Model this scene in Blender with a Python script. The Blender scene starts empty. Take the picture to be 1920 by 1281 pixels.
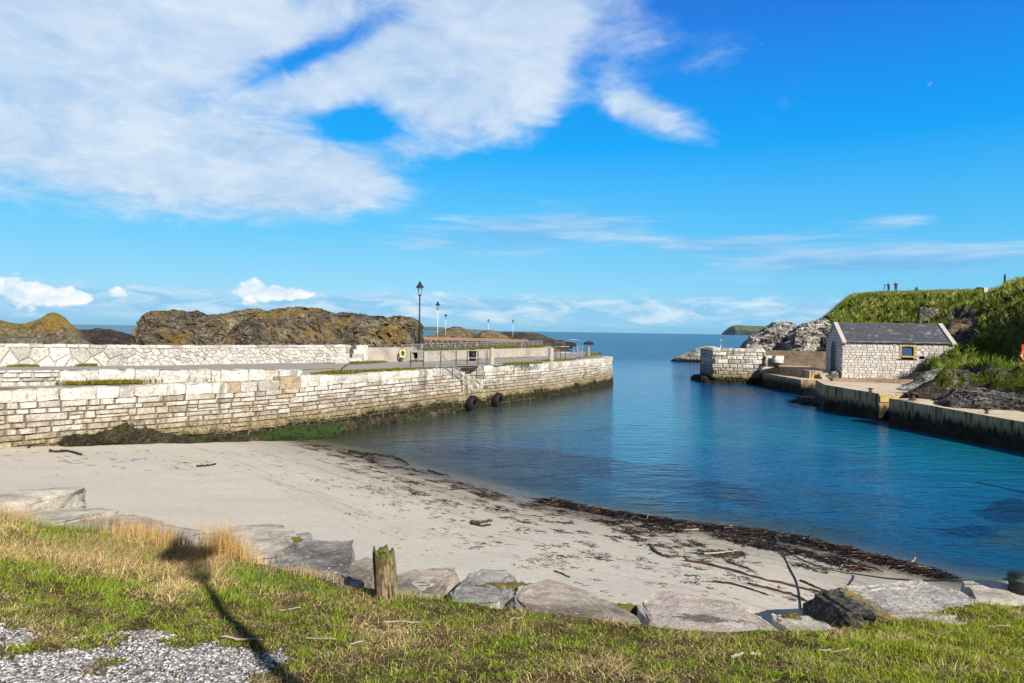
import bpy, bmesh, math, random
import numpy as np
from mathutils import Vector, Matrix
R = math.radians
S = bpy.context.scene
COL = S.collection
# ------------------------------------------------------------------ camera
CAM = np.array([0.0, 0.0, 4.5]); FPX = 1280.0
PITCH, ROLL = math.atan(19.7/1280), 0.0155
_f = np.array([0, math.cos(PITCH), -math.sin(PITCH)]); _u0 = np.array([0, math.sin(PITCH), math.cos(PITCH)]); _r0 = np.array([1.0, 0, 0])
_r = math.cos(ROLL)*_r0 + math.sin(ROLL)*_u0; _u = -math.sin(ROLL)*_r0 + math.cos(ROLL)*_u0
cd = bpy.data.cameras.new("camera"); cam = bpy.data.objects.new("camera", cd); COL.objects.link(cam)
cd.sensor_width = 36; cd.lens = 24; cd.clip_start = .1; cd.clip_end = 80000
cam.matrix_world = Matrix(((_r[0], _u[0], -_f[0], CAM[0]), (_r[1], _u[1], -_f[1], CAM[1]), (_r[2], _u[2], -_f[2], CAM[2]), (0, 0, 0, 1)))
S.camera = cam
def ray(px, py):
    d = _f + (px-960)/FPX*_r - (py-640.5)/FPX*_u
    return d/d[1]
def at(px, py, D): return CAM + ray(px, py)*D              # measured point at distance D in front of the camera
def on(px, py, z):                                         # measured point on the level z
    d = ray(px, py); return CAM + d*((z-CAM[2])/d[2])
# ------------------------------------------------------------------ light
SUN_AZ, SUN_EL = R(33), R(32)                              # sun behind the viewer, to the right
sd = bpy.data.lights.new("sun", 'SUN'); sun = bpy.data.objects.new("sun", sd); COL.objects.link(sun)
sd.energy = 5.0; sd.angle = R(.5); sd.color = (1, .93, .82)
to_sun = Vector((math.sin(SUN_AZ)*math.cos(SUN_EL), -math.cos(SUN_AZ)*math.cos(SUN_EL), math.sin(SUN_EL)))
sun.rotation_euler = to_sun.to_track_quat('Z', 'Y').to_euler()
S.view_settings.view_transform = 'Standard'; S.view_settings.look = 'None'; S.view_settings.exposure = .42; S.view_settings.gamma = 1
S.cycles.max_bounces = 6; S.cycles.transparent_max_bounces = 8; S.cycles.use_denoising = True
# ------------------------------------------------------------------ node helpers
class G:
    def __init__(s, name=None, tree=None):
        if name:
            s.mat = bpy.data.materials.new(name); s.mat.use_nodes = True; s.t = s.mat.node_tree; s.t.nodes.clear()
        else: s.t = tree
    def n(s, typ, ins=None, **kw):
        nd = s.t.nodes.new('ShaderNode'+typ)
        for k, v in kw.items(): setattr(nd, k, v)
        for k, v in (ins or {}).items(): s.set(nd.inputs[k], v)
        return nd
    def set(s, inp, v):
        if isinstance(v, bpy.types.NodeSocket): s.t.links.new(v, inp)
        elif isinstance(v, (tuple, list)) and inp.type == 'RGBA' and len(v) == 3: inp.default_value = (*v, 1)
        else: inp.default_value = v
    @property
    def pos(s): return s.n('NewGeometry').outputs['Position']
    @property
    def rnd(s): return s.n('NewGeometry').outputs['Random Per Island']
    @property
    def nz(s): return s.xyz(s.n('NewGeometry').outputs['Normal'])[2]
    def obj(s): return s.n('TexCoord').outputs['Object']
    def attr(s, a, o='Fac'): return s.n('Attribute', attribute_name=a).outputs[o]
    def xyz(s, v):
        o = s.n('SeparateXYZ', {0: v}).outputs; return o[0], o[1], o[2]
    def comb(s, x, y, z): return s.n('CombineXYZ', {0: x, 1: y, 2: z}).outputs[0]
    def sc(s, v, x, y, z): return s.n('VectorMath', {0: v, 1: (x, y, z)}, operation='MULTIPLY').outputs[0]
    def noise(s, scale, detail=4, rough=.55, vec=None, dist=0, col=False):
        nd = s.n('TexNoise', {'Vector': vec if vec is not None else s.pos, 'Scale': scale, 'Detail': detail, 'Roughness': rough, 'Distortion': dist})
        return nd.outputs['Color' if col else 'Fac']
    def vor(s, scale, vec=None, feat='F1', out='Distance', rand=1):
        return s.n('TexVoronoi', {'Vector': vec if vec is not None else s.pos, 'Scale': scale, 'Randomness': rand}, feature=feat).outputs[out]
    def m(s, op, a, b=0.0, c=0.0, clamp=False):
        return s.n('Math', {0: a, 1: b, 2: c}, operation=op, use_clamp=clamp).outputs[0]
    def mr(s, v, a, b, c=0.0, d=1.0, sm=False):
        return s.n('MapRange', {0: v, 1: a, 2: b, 3: c, 4: d}, interpolation_type='SMOOTHSTEP' if sm else 'LINEAR', clamp=True).outputs[0]
    def mix(s, f, a, b, bt='MIX'):
        nd = s.n('Mix', data_type='RGBA', blend_type=bt); nd.clamp_factor = True
        s.set(nd.inputs[0], f); s.set(nd.inputs[6], a); s.set(nd.inputs[7], b); return nd.outputs[2]
    def ramp(s, f, stops):
        nd = s.n('ValToRGB', {0: f}); e = nd.color_ramp.elements
        while len(e) < len(stops): e.new(.5)
        for i, (p, c) in enumerate(stops):
            e[i].position = p; e[i].color = (*c, 1) if len(c) == 3 else c
        return nd.outputs[0]
    def out(s, col, rough=.85, h=None, bs=.6, bd=.05, spec=.3, metal=0.0, extra=None):
        p = s.n('BsdfPrincipled', {'Base Color': col, 'Roughness': rough, 'Specular IOR Level': spec, 'Metallic': metal})
        for k, v in (extra or {}).items(): s.set(p.inputs[k], v)
        if h is not None:
            b = s.n('Bump', {'Height': h, 'Strength': bs, 'Distance': bd}); s.t.links.new(b.outputs[0], p.inputs['Normal'])
        o = s.n('OutputMaterial'); s.t.links.new(p.outputs[0], o.inputs[0]); s.p = p
        return s.mat
# ------------------------------------------------------------------ world: clear spring sky with cloud banks
W = bpy.data.worlds.new("World"); S.world = W; W.use_nodes = True; W.node_tree.nodes.clear()
g = G(tree=W.node_tree)
sky = g.n('TexSky', sky_type='NISHITA', sun_disc=False, sun_elevation=SUN_EL, sun_rotation=math.pi-SUN_AZ, air_density=1.0, dust_density=.1, ozone_density=3.0)
dirv = g.n('TexCoord').outputs['Generated']
dx, dy, dz = g.xyz(dirv)
az = g.m('ARCTAN2', dx, dy); el = g.m('ARCSINE', dz)
def blob(px, py, rx, ry, amp, tilt=0.0):
    a0 = math.atan((px-960)/1280); e0 = (609+(px-200)*.0155-py)/1280*math.cos(a0); sx, sy = rx/1280*math.cos(a0)**2, ry/1280*math.cos(a0)
    da = g.m('SUBTRACT', az, a0); de = g.m('SUBTRACT', el, e0)
    if tilt: de = g.m('MULTIPLY_ADD', da, tilt, de)
    q = g.m('ADD', g.m('POWER', g.m('ABSOLUTE', g.m('DIVIDE', da, sx)), 2.0), g.m('POWER', g.m('ABSOLUTE', g.m('DIVIDE', de, sy)), 2.0))
    return g.m('MULTIPLY', g.m('EXPONENT', g.m('MULTIPLY', q, -1.0)), amp)
def summed(l):
    r = l[0]
    for k in l[1:]: r = g.m('ADD', r, k)
    return r
zz = g.m('ADD', g.m('MAXIMUM', dz, 0.0), .22)
plane = g.comb(g.m('DIVIDE', dx, zz), g.m('DIVIDE', dy, zz), 0.0)
n1 = g.noise(1.7, 8, .56, plane, .35); n2 = g.noise(4.6, 7, .62, plane, .8); n3 = g.noise(15, 6, .62, plane, .6)
big = summed([blob(150, 140, 500, 190, .95, -.10), blob(440, 335, 280, 75, 1.15, -.06), blob(780, 200, 230, 90, .6), blob(330, 60, 330, 110, .6), blob(840, 110, 250, 165, 1.1, 0), blob(1010, 60, 130, 120, .75), blob(600, 340, 130, 60, .95), blob(1090, 195, 50, 110, -.5), blob(-250, 100, 500, 240, .9),
              blob(1205, 228, 115, 36, .95, .35), blob(575, 128, 150, 30, -1.0, -.45), blob(690, 205, 60, 34, -.6, -.4), blob(670, 250, 100, 36, -1.0, -.15), blob(980, 330, 300, 30, -.6), blob(1300, 110, 190, 100, .42, .3)])
wob = g.m('ADD', g.m('MULTIPLY', g.m('SUBTRACT', n1, .5), 1.0), g.m('ADD', g.m('MULTIPLY', g.m('SUBTRACT', n2, .5), .85), g.m('MULTIPLY', g.m('SUBTRACT', n3, .5), .34)))
dens = g.mr(g.m('ADD', big, wob), .25, 1.05, 0, .92, True)
lv = g.sc(g.comb(az, el, 0.0), 5.0, 42.0, 1.0); ln = g.noise(1.0, 7, .6, lv, .3)
lv2 = g.sc(g.comb(az, el, 4.0), 16.0, 60.0, 1.0); ln2 = g.noise(1.0, 6, .6, lv2, .5)
low = summed([blob(980, 440, 300, 44, 1.05, -.08), blob(1640, 492, 360, 36, 1.15), blob(1660, 420, 130, 25, .65), blob(1320, 462, 160, 20, .7), blob(180, 432, 130, 9, .45), blob(370, 500, 70, 8, .4), blob(1440, 440, 90, 18, .5)])
lowd = g.mr(g.m('ADD', low, g.m('MULTIPLY', g.m('SUBTRACT', ln, .5), 1.9)), .4, 1.0, 0, .62, True)
hor = summed([blob(960, 583, 1300, 36, .98), blob(1100, 573, 480, 8, .95), blob(100, 560, 500, 28, .5)])
hord = g.mr(g.m('ADD', hor, g.m('MULTIPLY', g.m('SUBTRACT', ln2, .5), 1.7)), .32, 1.0, 0, .85, True)
cv = g.sc(g.comb(az, el, 9.0), 30.0, 44.0, 1.0); cn = g.noise(1.0, 6, .55, cv, .25)
cum = summed([blob(45, 548, 80, 26, 1.0), blob(120, 556, 60, 15, .9), blob(222, 550, 36, 15, .85), blob(475, 543, 48, 22, 1.0), blob(545, 552, 46, 13, .9), blob(860, 548, 40, 8, .4)])
cumd = g.mr(g.m('ADD', cum, g.m('MULTIPLY', g.m('SUBTRACT', cn, .5), 2.0)), .42, .66, 0, .95, True)
CS = 7.7
clear = g.ramp(g.mr(el, 0, .5), [(0, (.27, .64, .90)), (.09, (.33, .70, .93)), (.28, (.13, .59, .96)), (.52, (.005, .41, .97)), (.80, (.001, .235, .84)), (1.0, (.001, .14, .66))])
clear = g.mix(g.mr(az, -.2, .62, 0, .42, True), clear, g.mix(1.0, clear, (.28, .74, .92), 'MULTIPLY'))
clear = g.n('VectorMath', {0: clear, 1: (CS, CS, CS)}, operation='MULTIPLY').outputs[0]
skyc = g.mix(g.mr(el, .3, 1.2, .96, .35), sky.outputs[0], clear)          # deep clear blue of washed spring air over the physical sky
def cl(col): return tuple(v*CS for v in col)
hcol = g.mix(g.mr(ln2, .4, .68), cl((.27, .58, .86)), cl((.72, .87, .97)))
c = g.mix(hord, skyc, hcol)
c = g.mix(lowd, c, g.mix(g.mr(ln, .4, .66), cl((.20, .45, .80)), cl((.60, .76, .93))))
c = g.mix(dens, c, g.mix(g.mr(g.m('ADD', g.m('ADD', g.m('MULTIPLY', n1, .45), g.m('MULTIPLY', n2, .4)), g.m('MULTIPLY', n3, .15)), .41, .60), cl((.42, .60, .83)), cl((.74, .83, .93))))
c = g.mix(cumd, c, g.mix(g.mr(cn, .35, .6), cl((.62, .80, .95)), cl((1.02, 1.02, 1.0))))
over = g.m('MAXIMUM', g.mr(g.m('ABSOLUTE', az), .95, 1.5, 0, 1, True), g.mr(el, .62, .95, 0, 1, True))          # unseen grey cloud added overhead and behind the viewer to lower the fill light
c = g.mix(g.m('MULTIPLY', over, .9), c, g.mix(g.mr(n1, .35, .65), cl((.07, .08, .095)), cl((.21, .23, .26))))
bg = g.n('Background', {'Color': c, 'Strength': .1}); wo = g.n('OutputWorld'); g.t.links.new(bg.outputs[0], wo.inputs[0])
# ------------------------------------------------------------------ object helpers
def tag(o, label=None, cat=None, group=None, kind=None):
    if label: o['label'] = label
    if cat: o['category'] = cat
    if group: o['group'] = group
    if kind: o['kind'] = kind
    return o
def empty(name, loc, label, cat, rz=0.0, group=None):
    o = bpy.data.objects.new(name, None); COL.objects.link(o); o.location = tuple(map(float, loc)); o.rotation_euler = (0, 0, rz); o.empty_display_size = .2
    return tag(o, label, cat, group)
def link(name, me, mat, parent=None):
    o = bpy.data.objects.new(name, me); COL.objects.link(o)
    if mat: me.materials.append(mat)
    if parent: o.parent = parent
    return o
def mesh_np(name, V, F, smooth=False, cols=None, attrs=None):
    """V (n,3); F list of int arrays (m,k)"""
    me = bpy.data.meshes.new(name); V = np.asarray(V, np.float32)
    F = [np.asarray(f, np.int32) for f in F if len(f)]
    tot = np.concatenate([np.full(len(f), f.shape[1], np.int32) for f in F]); li = np.concatenate([f.ravel() for f in F])
    st = np.concatenate([[0], np.cumsum(tot)[:-1]]).astype(np.int32)
    me.vertices.add(len(V)); me.vertices.foreach_set('co', V.ravel())
    me.loops.add(len(li)); me.loops.foreach_set('vertex_index', li)
    me.polygons.add(len(tot)); me.polygons.foreach_set('loop_start', st); me.polygons.foreach_set('loop_total', tot)
    me.polygons.foreach_set('use_smooth', np.full(len(tot), smooth, bool))
    if cols is not None:
        a = me.color_attributes.new('col', 'FLOAT_COLOR', 'POINT'); c4 = np.ones((len(V), 4), np.float32); c4[:, :3] = cols; a.data.foreach_set('color', c4.ravel())
    for k, v in (attrs or {}).items():
        a = me.attributes.new(k, 'FLOAT', 'POINT'); a.data.foreach_set('value', np.asarray(v, np.float32).ravel())
    me.update(calc_edges=True); me.validate(); return me
def grid_faces(nx, ny, wrap=False):
    i, j = np.meshgrid(np.arange(nx-1), np.arange(ny-1), indexing='ij'); a = (i*ny+j).ravel()
    return np.stack([a, a+ny, a+ny+1, a+1], 1)
_cube = {}
def cube_t(cuts):
    if cuts not in _cube:
        b = bmesh.new(); bmesh.ops.create_cube(b, size=2); bmesh.ops.subdivide_edges(b, edges=b.edges[:], cuts=cuts, use_grid_fill=True)
        b.verts.ensure_lookup_table(); _cube[cuts] = (np.array([v.co[:] for v in b.verts]), [[v.index for v in f.verts] for f in b.faces]); b.free()
    return _cube[cuts]
class MB:
    def __init__(s): s.V = []; s.F = []; s.k = 0
    def add(s, v, f):
        v = np.asarray(v, float).reshape(-1, 3); s.V.append(v); s.F += [[i+s.k for i in q] for q in f]; s.k += len(v); return s
    def box(s, c, size, rz=0.0, bev=0.0):
        x, y, z = [q/2 for q in size]
        v = np.array([[a*x, b*y, d*z] for d in (-1, 1) for a, b in ((-1, -1), (1, -1), (1, 1), (-1, 1))])
        if bev:
            v = []
            for d in (-1, 1):
                for k in ((z, bev), (z-bev, 0)) if d == 1 else ((z-bev, 0), (z, bev)):
                    X, Y = x-k[1], y-k[1]
                    v += [[-X, -Y+bev, d*k[0]], [-X+bev, -Y, d*k[0]], [X-bev, -Y, d*k[0]], [X, -Y+bev, d*k[0]], [X, Y-bev, d*k[0]], [X-bev, Y, d*k[0]], [-X+bev, Y, d*k[0]], [-X, Y-bev, d*k[0]]]
            v = np.array(v)
            f = [list(range(7, -1, -1)), list(range(24, 32))]+[[r*8+i, r*8+(i+1) % 8, r*8+8+(i+1) % 8, r*8+8+i] for r in range(3) for i in range(8)]
        else: f = [[3, 2, 1, 0], [4, 5, 6, 7], [0, 1, 5, 4], [1, 2, 6, 5], [2, 3, 7, 6], [3, 0, 4, 7]]
        cs, sn = math.cos(rz), math.sin(rz); v = np.stack([v[:, 0]*cs-v[:, 1]*sn, v[:, 0]*sn+v[:, 1]*cs, v[:, 2]], 1)+np.asarray(c, float)
        return s.add(v, f)
    def rough(s, c, size, rz, rng, rnd=.18, amp=.04, cuts=3):
        t, f = cube_t(cuts); n = t/np.linalg.norm(t, axis=1)[:, None]
        v = (t*(1-rnd)+n*rnd*1.25)*np.asarray(size)/2
        o = rng.uniform(0, 100, 3); v = v+amp*(np.stack([fbm(v*2.6+o+k*17, 3) for k in range(3)], 1))*2
        cs, sn = math.cos(rz), math.sin(rz); v = np.stack([v[:, 0]*cs-v[:, 1]*sn, v[:, 0]*sn+v[:, 1]*cs, v[:, 2]], 1)+np.asarray(c, float)
        return s.add(v, f)
    def tube(s, pts, r, n=8, cap=True):
        P = np.asarray(pts, float); r = np.full(len(P), r) if np.isscalar(r) else np.asarray(r); T = np.gradient(P, axis=0); T /= np.linalg.norm(T, axis=1)[:, None]+1e-9
        up = np.array([0, 0, 1.0]) if abs(T[0][2]) < .9 else np.array([1.0, 0, 0]); a = np.cross(T[0], up); a /= np.linalg.norm(a); v = []
        for i in range(len(P)):
            a = a-T[i]*a.dot(T[i]); a /= np.linalg.norm(a); b = np.cross(T[i], a)
            for k in range(n): q = 2*math.pi*k/n; v.append(P[i]+r[i]*(math.cos(q)*a+math.sin(q)*b))
        f = [[i*n+k, i*n+(k+1) % n, (i+1)*n+(k+1) % n, (i+1)*n+k] for i in range(len(P)-1) for k in range(n)]
        if cap: f += [list(range(n-1, -1, -1)), list(range((len(P)-1)*n, len(P)*n))]
        return s.add(v, f)
    def lathe(s, prof, c=(0, 0, 0), n=16, axis=None):
        v = []
        for r, z in prof:
            for k in range(n): q = 2*math.pi*k/n; v.append((r*math.cos(q), r*math.sin(q), z))
        v = np.array(v); m = len(prof)
        if axis is not None:
            q = Vector((0, 0, 1)).rotation_difference(Vector(axis)).to_matrix(); v = v@np.array(q).T
        f = [[i*n+k, i*n+(k+1) % n, (i+1)*n+(k+1) % n, (i+1)*n+k] for i in range(m-1) for k in range(n)]
        if prof[0] != prof[-1]: f += [list(range(n-1, -1, -1)), list(range((m-1)*n, m*n))]
        return s.add(v+np.asarray(c, float), f)
    def poly(s, pts, z=None):
        return s.add([(p[0], p[1], z if z is not None else p[2]) for p in pts], [list(range(len(pts)))])
    def prism(s, pts, z0, z1):
        n = len(pts); v = [(p[0], p[1], z0) for p in pts]+[(p[0], p[1], z1 if np.isscalar(z1) else z1[i]) for i, p in enumerate(pts)]
        return s.add(v, [list(range(n-1, -1, -1)), list(range(n, 2*n))]+[[i, (i+1) % n, n+(i+1) % n, n+i] for i in range(n)])
    def build(s, name, mat, parent=None, smooth=False, tri=False):
        me = bpy.data.meshes.new(name); V = np.concatenate(s.V); me.from_pydata(V.tolist(), [], s.F)
        if tri:
            b = bmesh.new(); b.from_mesh(me); bmesh.ops.triangulate(b, faces=[f for f in b.faces if len(f.verts) > 4]); b.to_mesh(me); b.free()
        if smooth: me.polygons.foreach_set('use_smooth', np.ones(len(me.polygons), bool))
        me.update(); return link(name, me, mat, parent)
# ------------------------------------------------------------------ noise, interpolation
_p = np.random.RandomState(7).permutation(256); _p = np.concatenate([_p, _p, _p]); _gr = np.random.RandomState(8).normal(size=(256, 3)); _gr /= np.linalg.norm(_gr, axis=1)[:, None]
def perlin(P):
    P = np.asarray(P, float); I = np.floor(P).astype(int); f = P-I; I &= 255; u = f*f*f*(f*(f*6-15)+10); r = 0
    for a in (0, 1):
        for b in (0, 1):
            for c in (0, 1):
                h = _p[_p[_p[I[:, 0]+a]+I[:, 1]+b]+I[:, 2]+c]
                d = (_gr[h]*(f-np.array([a, b, c]))).sum(1)
                r = r+d*(u[:, 0] if a else 1-u[:, 0])*(u[:, 1] if b else 1-u[:, 1])*(u[:, 2] if c else 1-u[:, 2])
    return r*1.5
def fbm(P, oct=4, gain=.5):
    r = 0; a = 1.0; P = np.asarray(P, float)
    for k in range(oct): r = r+a*perlin(P+k*31.7); P = P*2.03; a *= gain
    return r
def ridged(P, oct=4):
    r = 0; a = 1.0; P = np.asarray(P, float)
    for k in range(oct): r = r+a*(1-2*np.abs(perlin(P+k*31.7))); P = P*2.05; a *= .5
    return r/1.9
def fb2(x, y, s, oct=3, o=0.0): return fbm(np.stack([np.ravel(x)*s+o, np.ravel(y)*s+o*1.3, np.full(np.size(x), o*.7+.5)], 1), oct).reshape(np.shape(x))
class RBF:
    def __init__(s, pts, smooth=0.0):
        P = np.asarray(pts, float); s.X = P[:, :2]; n = len(P); K = s.k(s.X)+smooth*np.eye(n); Q = np.c_[np.ones(n), s.X]
        A = np.block([[K, Q], [Q.T, np.zeros((3, 3))]]); s.w = np.linalg.solve(A, np.r_[P[:, 2], 0, 0, 0])
    def k(s, X):
        r2 = ((X[:, None]-s.X[None])**2).sum(-1); return .5*r2*np.log(r2+1e-9)
    def __call__(s, x, y):
        X = np.stack([np.ravel(x), np.ravel(y)], 1); o = np.concatenate([s.k(c)@s.w[:-3]+s.w[-3]+c@s.w[-2:] for c in np.array_split(X, max(1, len(X)//20000))]); return o.reshape(np.shape(x))
def sstep(x, a, b): t = np.clip((x-a)/(b-a), 0, 1); return t*t*(3-2*t)
class Path:
    def __init__(s, pts):
        P = np.asarray(pts, float); s.P = P; s.c = np.r_[0, np.cumsum(np.hypot(*np.diff(P, axis=0).T))]; s.L = s.c[-1]
    def xy(s, t): return np.interp(t, s.c, s.P[:, 0]), np.interp(t, s.c, s.P[:, 1])
    def nrm(s, t, h=.25):
        a = np.array(s.xy(np.clip(np.asarray(t, float)-h, 0, s.L))); b = np.array(s.xy(np.clip(np.asarray(t, float)+h, 0, s.L))); d = b-a; d = d/np.hypot(*d); return d[1], -d[0]
    def at_px(s, px):                                     # arc length where a sight line crosses the path in plan
        t = np.linspace(0, s.L, 4000); x, y = s.xy(t); k = (px-960)/1280; return t[np.argmin(np.abs(x-k*y))]
# ------------------------------------------------------------------ masonry
def stone_face(mb, path, s0, s1, z0, z1, prot, rng, off=0.0, batter=0.0, ztop=0.0, n=4):
    a = np.array([0, .12, .88, 1.0]) if n == 4 else np.linspace(0, 1, n)
    U, Wd = np.meshgrid(a, a, indexing='ij'); sk = rng.uniform(-.02, .02, 4)
    s = s0+(s1-s0)*U+(sk[0]*(1-U)+sk[1]*U)*(Wd-.5); z = z0+(z1-z0)*Wd+(sk[2]*(1-Wd)+sk[3]*Wd)*(U-.5)*.8
    ins = (U > .01)*(U < .99)*(Wd > .01)*(Wd < .99); d = np.where(ins, prot*rng.uniform(.5, 1.15, U.shape), -.03)+off+batter*(ztop-z)
    x, y = path.xy(s.ravel()); nx, ny = path.nrm(s.ravel())
    v = np.stack([x+nx*d.ravel(), y+ny*d.ravel(), z.ravel()], 1); mb.add(v, grid_faces(n, n).tolist())
def masonry(mb, path, z0f, z1f, hr, lr, rng, gap=.012, prot=.035, skip=None, off=0.0, batter=0.0, s0=0.0, s1=None, split=.25):
    s1 = path.L if s1 is None else s1; mid = (s0+s1)/2; H = z1f(mid)-z0f(mid); t = 0.0
    hs_ = []
    while t < H-.02:
        h = rng.uniform(*hr); h = H-t if H-t-h < hr[0]*.7 else h; hs_.append((t/H, (t+h)/H)); t += h
    for ta, tb in hs_:
        s = s0-rng.uniform(0, lr[0])
        while s < s1:
            l = rng.uniform(*lr)*(1.25 if rng.random() < .2 else 1); a, b = max(s, s0), min(s+l, s1); s += l
            if b-a < .06: continue
            m_ = (a+b)/2; Z0, Z1 = z0f(m_), z1f(m_); za, zb = Z0+(Z1-Z0)*ta, Z0+(Z1-Z0)*tb
            parts = [(za, zb)]
            if rng.random() < split and zb-za > .24: k = za+(zb-za)*rng.uniform(.35, .65); parts = [(za, k), (k, zb)]
            for p, q in parts:
                if skip and skip(m_, (p+q)/2, a, b, p, q): continue
                stone_face(mb, path, a+gap, b-gap, p+gap, q-gap, prot*rng.uniform(.4, 1.3), rng, off, batter, Z1)
    return mb
def clip_poly(poly, n, d):
    o = []
    for i in range(len(poly)):
        a, b = poly[i], poly[(i+1) % len(poly)]; da, db = a@n-d, b@n-d
        if da <= 0: o.append(a)
        if da*db < 0: o.append(a+(b-a)*(da/(da-db)))
    return o
def rubble(mb, path, z0f, z1f, cell, rng, gap=.018, prot=.05, s0=0.0, s1=None, aspect=1.35, off=0.0, skip=None):
    s1 = path.L if s1 is None else s1; H = max(z1f(s0)-z0f(s0), z1f(s1)-z0f(s1)); nr = max(1, round(H/cell)); pts = []
    for r in range(nr):
        s = s0+rng.uniform(0, cell*1.5)
        while s < s1:
            big = rng.uniform(.45, 1.7); pts.append((s, (r+.5+rng.uniform(-.45, .45))/nr)); s += cell*aspect*big
    P = np.array(pts)
    for i, p in enumerate(P):
        zz0, zz1 = z0f(p[0]), z1f(p[0]); Hh = zz1-zz0; c = np.array([p[0], p[1]*Hh])
        near = np.where(np.abs(P[:, 0]-p[0]) < cell*5)[0]; poly = [np.array(q) for q in ((max(s0, p[0]-cell*2), 0.0), (min(s1, p[0]+cell*2), 0.0), (min(s1, p[0]+cell*2), Hh), (max(s0, p[0]-cell*2), Hh))]
        for j in near:
            if j == i: continue
            q = np.array([P[j, 0], P[j, 1]*Hh]); n = q-c; L = np.linalg.norm(n)
            if L < 1e-6: continue
            poly = clip_poly(poly, n/L, ((c+q)/2)@(n/L)-gap)
            if len(poly) < 3: break
        if len(poly) < 3: continue
        if skip and skip(p[0], zz0+c[1]): continue
        A = np.array(poly); cen = A.mean(0); k = len(A); d0 = prot*rng.uniform(.6, 1.3)
        rings = [(A, -.03), (cen+(A-cen)*.93, d0*.75), (cen+(A-cen)*.7, d0)]; v = []
        for B, d in rings:
            x, y = path.xy(B[:, 0]); nx, ny = path.nrm(B[:, 0]); dd = d+off+(rng.uniform(-.012, .012, k) if d > 0 else 0); v += list(np.stack([x+nx*dd, y+ny*dd, zz0+B[:, 1]], 1))
        f = [[r*k+q, r*k+(q+1) % k, (r+1)*k+(q+1) % k, (r+1)*k+q] for r in range(2) for q in range(k)]+[list(range(2*k, 3*k))]
        mb.add(v, f)
    return mb
def wall_body(mb, path, z0f, z1f, thick, n=60, off=-.012, batter=0.0, s0=0.0, s1=None):
    s1 = path.L if s1 is None else s1; s = np.linspace(s0, s1, n); x, y = path.xy(s); nx, ny = path.nrm(s); v = []
    for i in range(n):
        a, b = z0f(s[i]), z1f(s[i]); o = off+batter*(b-a)
        v += [(x[i]+nx[i]*o, y[i]+ny[i]*o, a), (x[i]+nx[i]*off, y[i]+ny[i]*off, b), (x[i]-nx[i]*thick, y[i]-ny[i]*thick, b), (x[i]-nx[i]*thick, y[i]-ny[i]*thick, a)]
    f = [[i*4+k, (i+1)*4+k, (i+1)*4+(k+1) % 4, i*4+(k+1) % 4] for i in range(n-1) for k in range(4)]+[[0, 1, 2, 3], [n*4-1, n*4-2, n*4-3, n*4-4]]
    return mb.add(v, f)
def blades(P, h, w, lean, col, rng, bend=.5):
    """grass blades: base points, heights, widths, lean vectors (n,2), colours"""
    n = len(P); a = rng.uniform(0, 2*np.pi, n); sx, sy = np.cos(a)*w/2, np.sin(a)*w/2; z0 = np.zeros(n)
    sd_ = np.stack([sx, sy, z0], 1); L = np.stack([lean[:, 0], lean[:, 1], z0], 1)*h[:, None]; up = np.stack([z0, z0, h], 1)
    m_ = P+up*.55+L*.3; t = P+up*(1-.25*np.minimum(1, np.hypot(lean[:, 0], lean[:, 1])))[:, None]+L
    V = np.stack([P-sd_, P+sd_, m_-sd_*.75, m_+sd_*.75, t], 1).reshape(-1, 3); b = np.arange(n)*5
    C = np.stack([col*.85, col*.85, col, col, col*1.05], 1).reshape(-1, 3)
    return V, [np.stack([b, b+1, b+3, b+2], 1), np.stack([b+2, b+3, b+4], 1)], C

def sea_air():
    b = bpy.data.meshes.new("haze"); x, y0, y1, z0, z1 = 12000, -200, 11500, -34.0, 75.0
    b.from_pydata([(X, Y, Z) for Z in (z0, z1) for X, Y in ((-x, y0), (x, y0), (x, y1), (-x, y1))], [], [[3, 2, 1, 0], [4, 5, 6, 7], [0, 1, 5, 4], [1, 2, 6, 5], [2, 3, 7, 6], [3, 0, 4, 7]])
    g = G("sea_air"); v = g.n('VolumePrincipled', {'Color': (.55, .78, 1.0), 'Density': .000028, 'Anisotropy': .2}); o_ = g.n('OutputMaterial'); g.t.links.new(v.outputs[0], o_.inputs['Volume']); return tag(link("haze", b, g.mat), kind='stuff')
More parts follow.
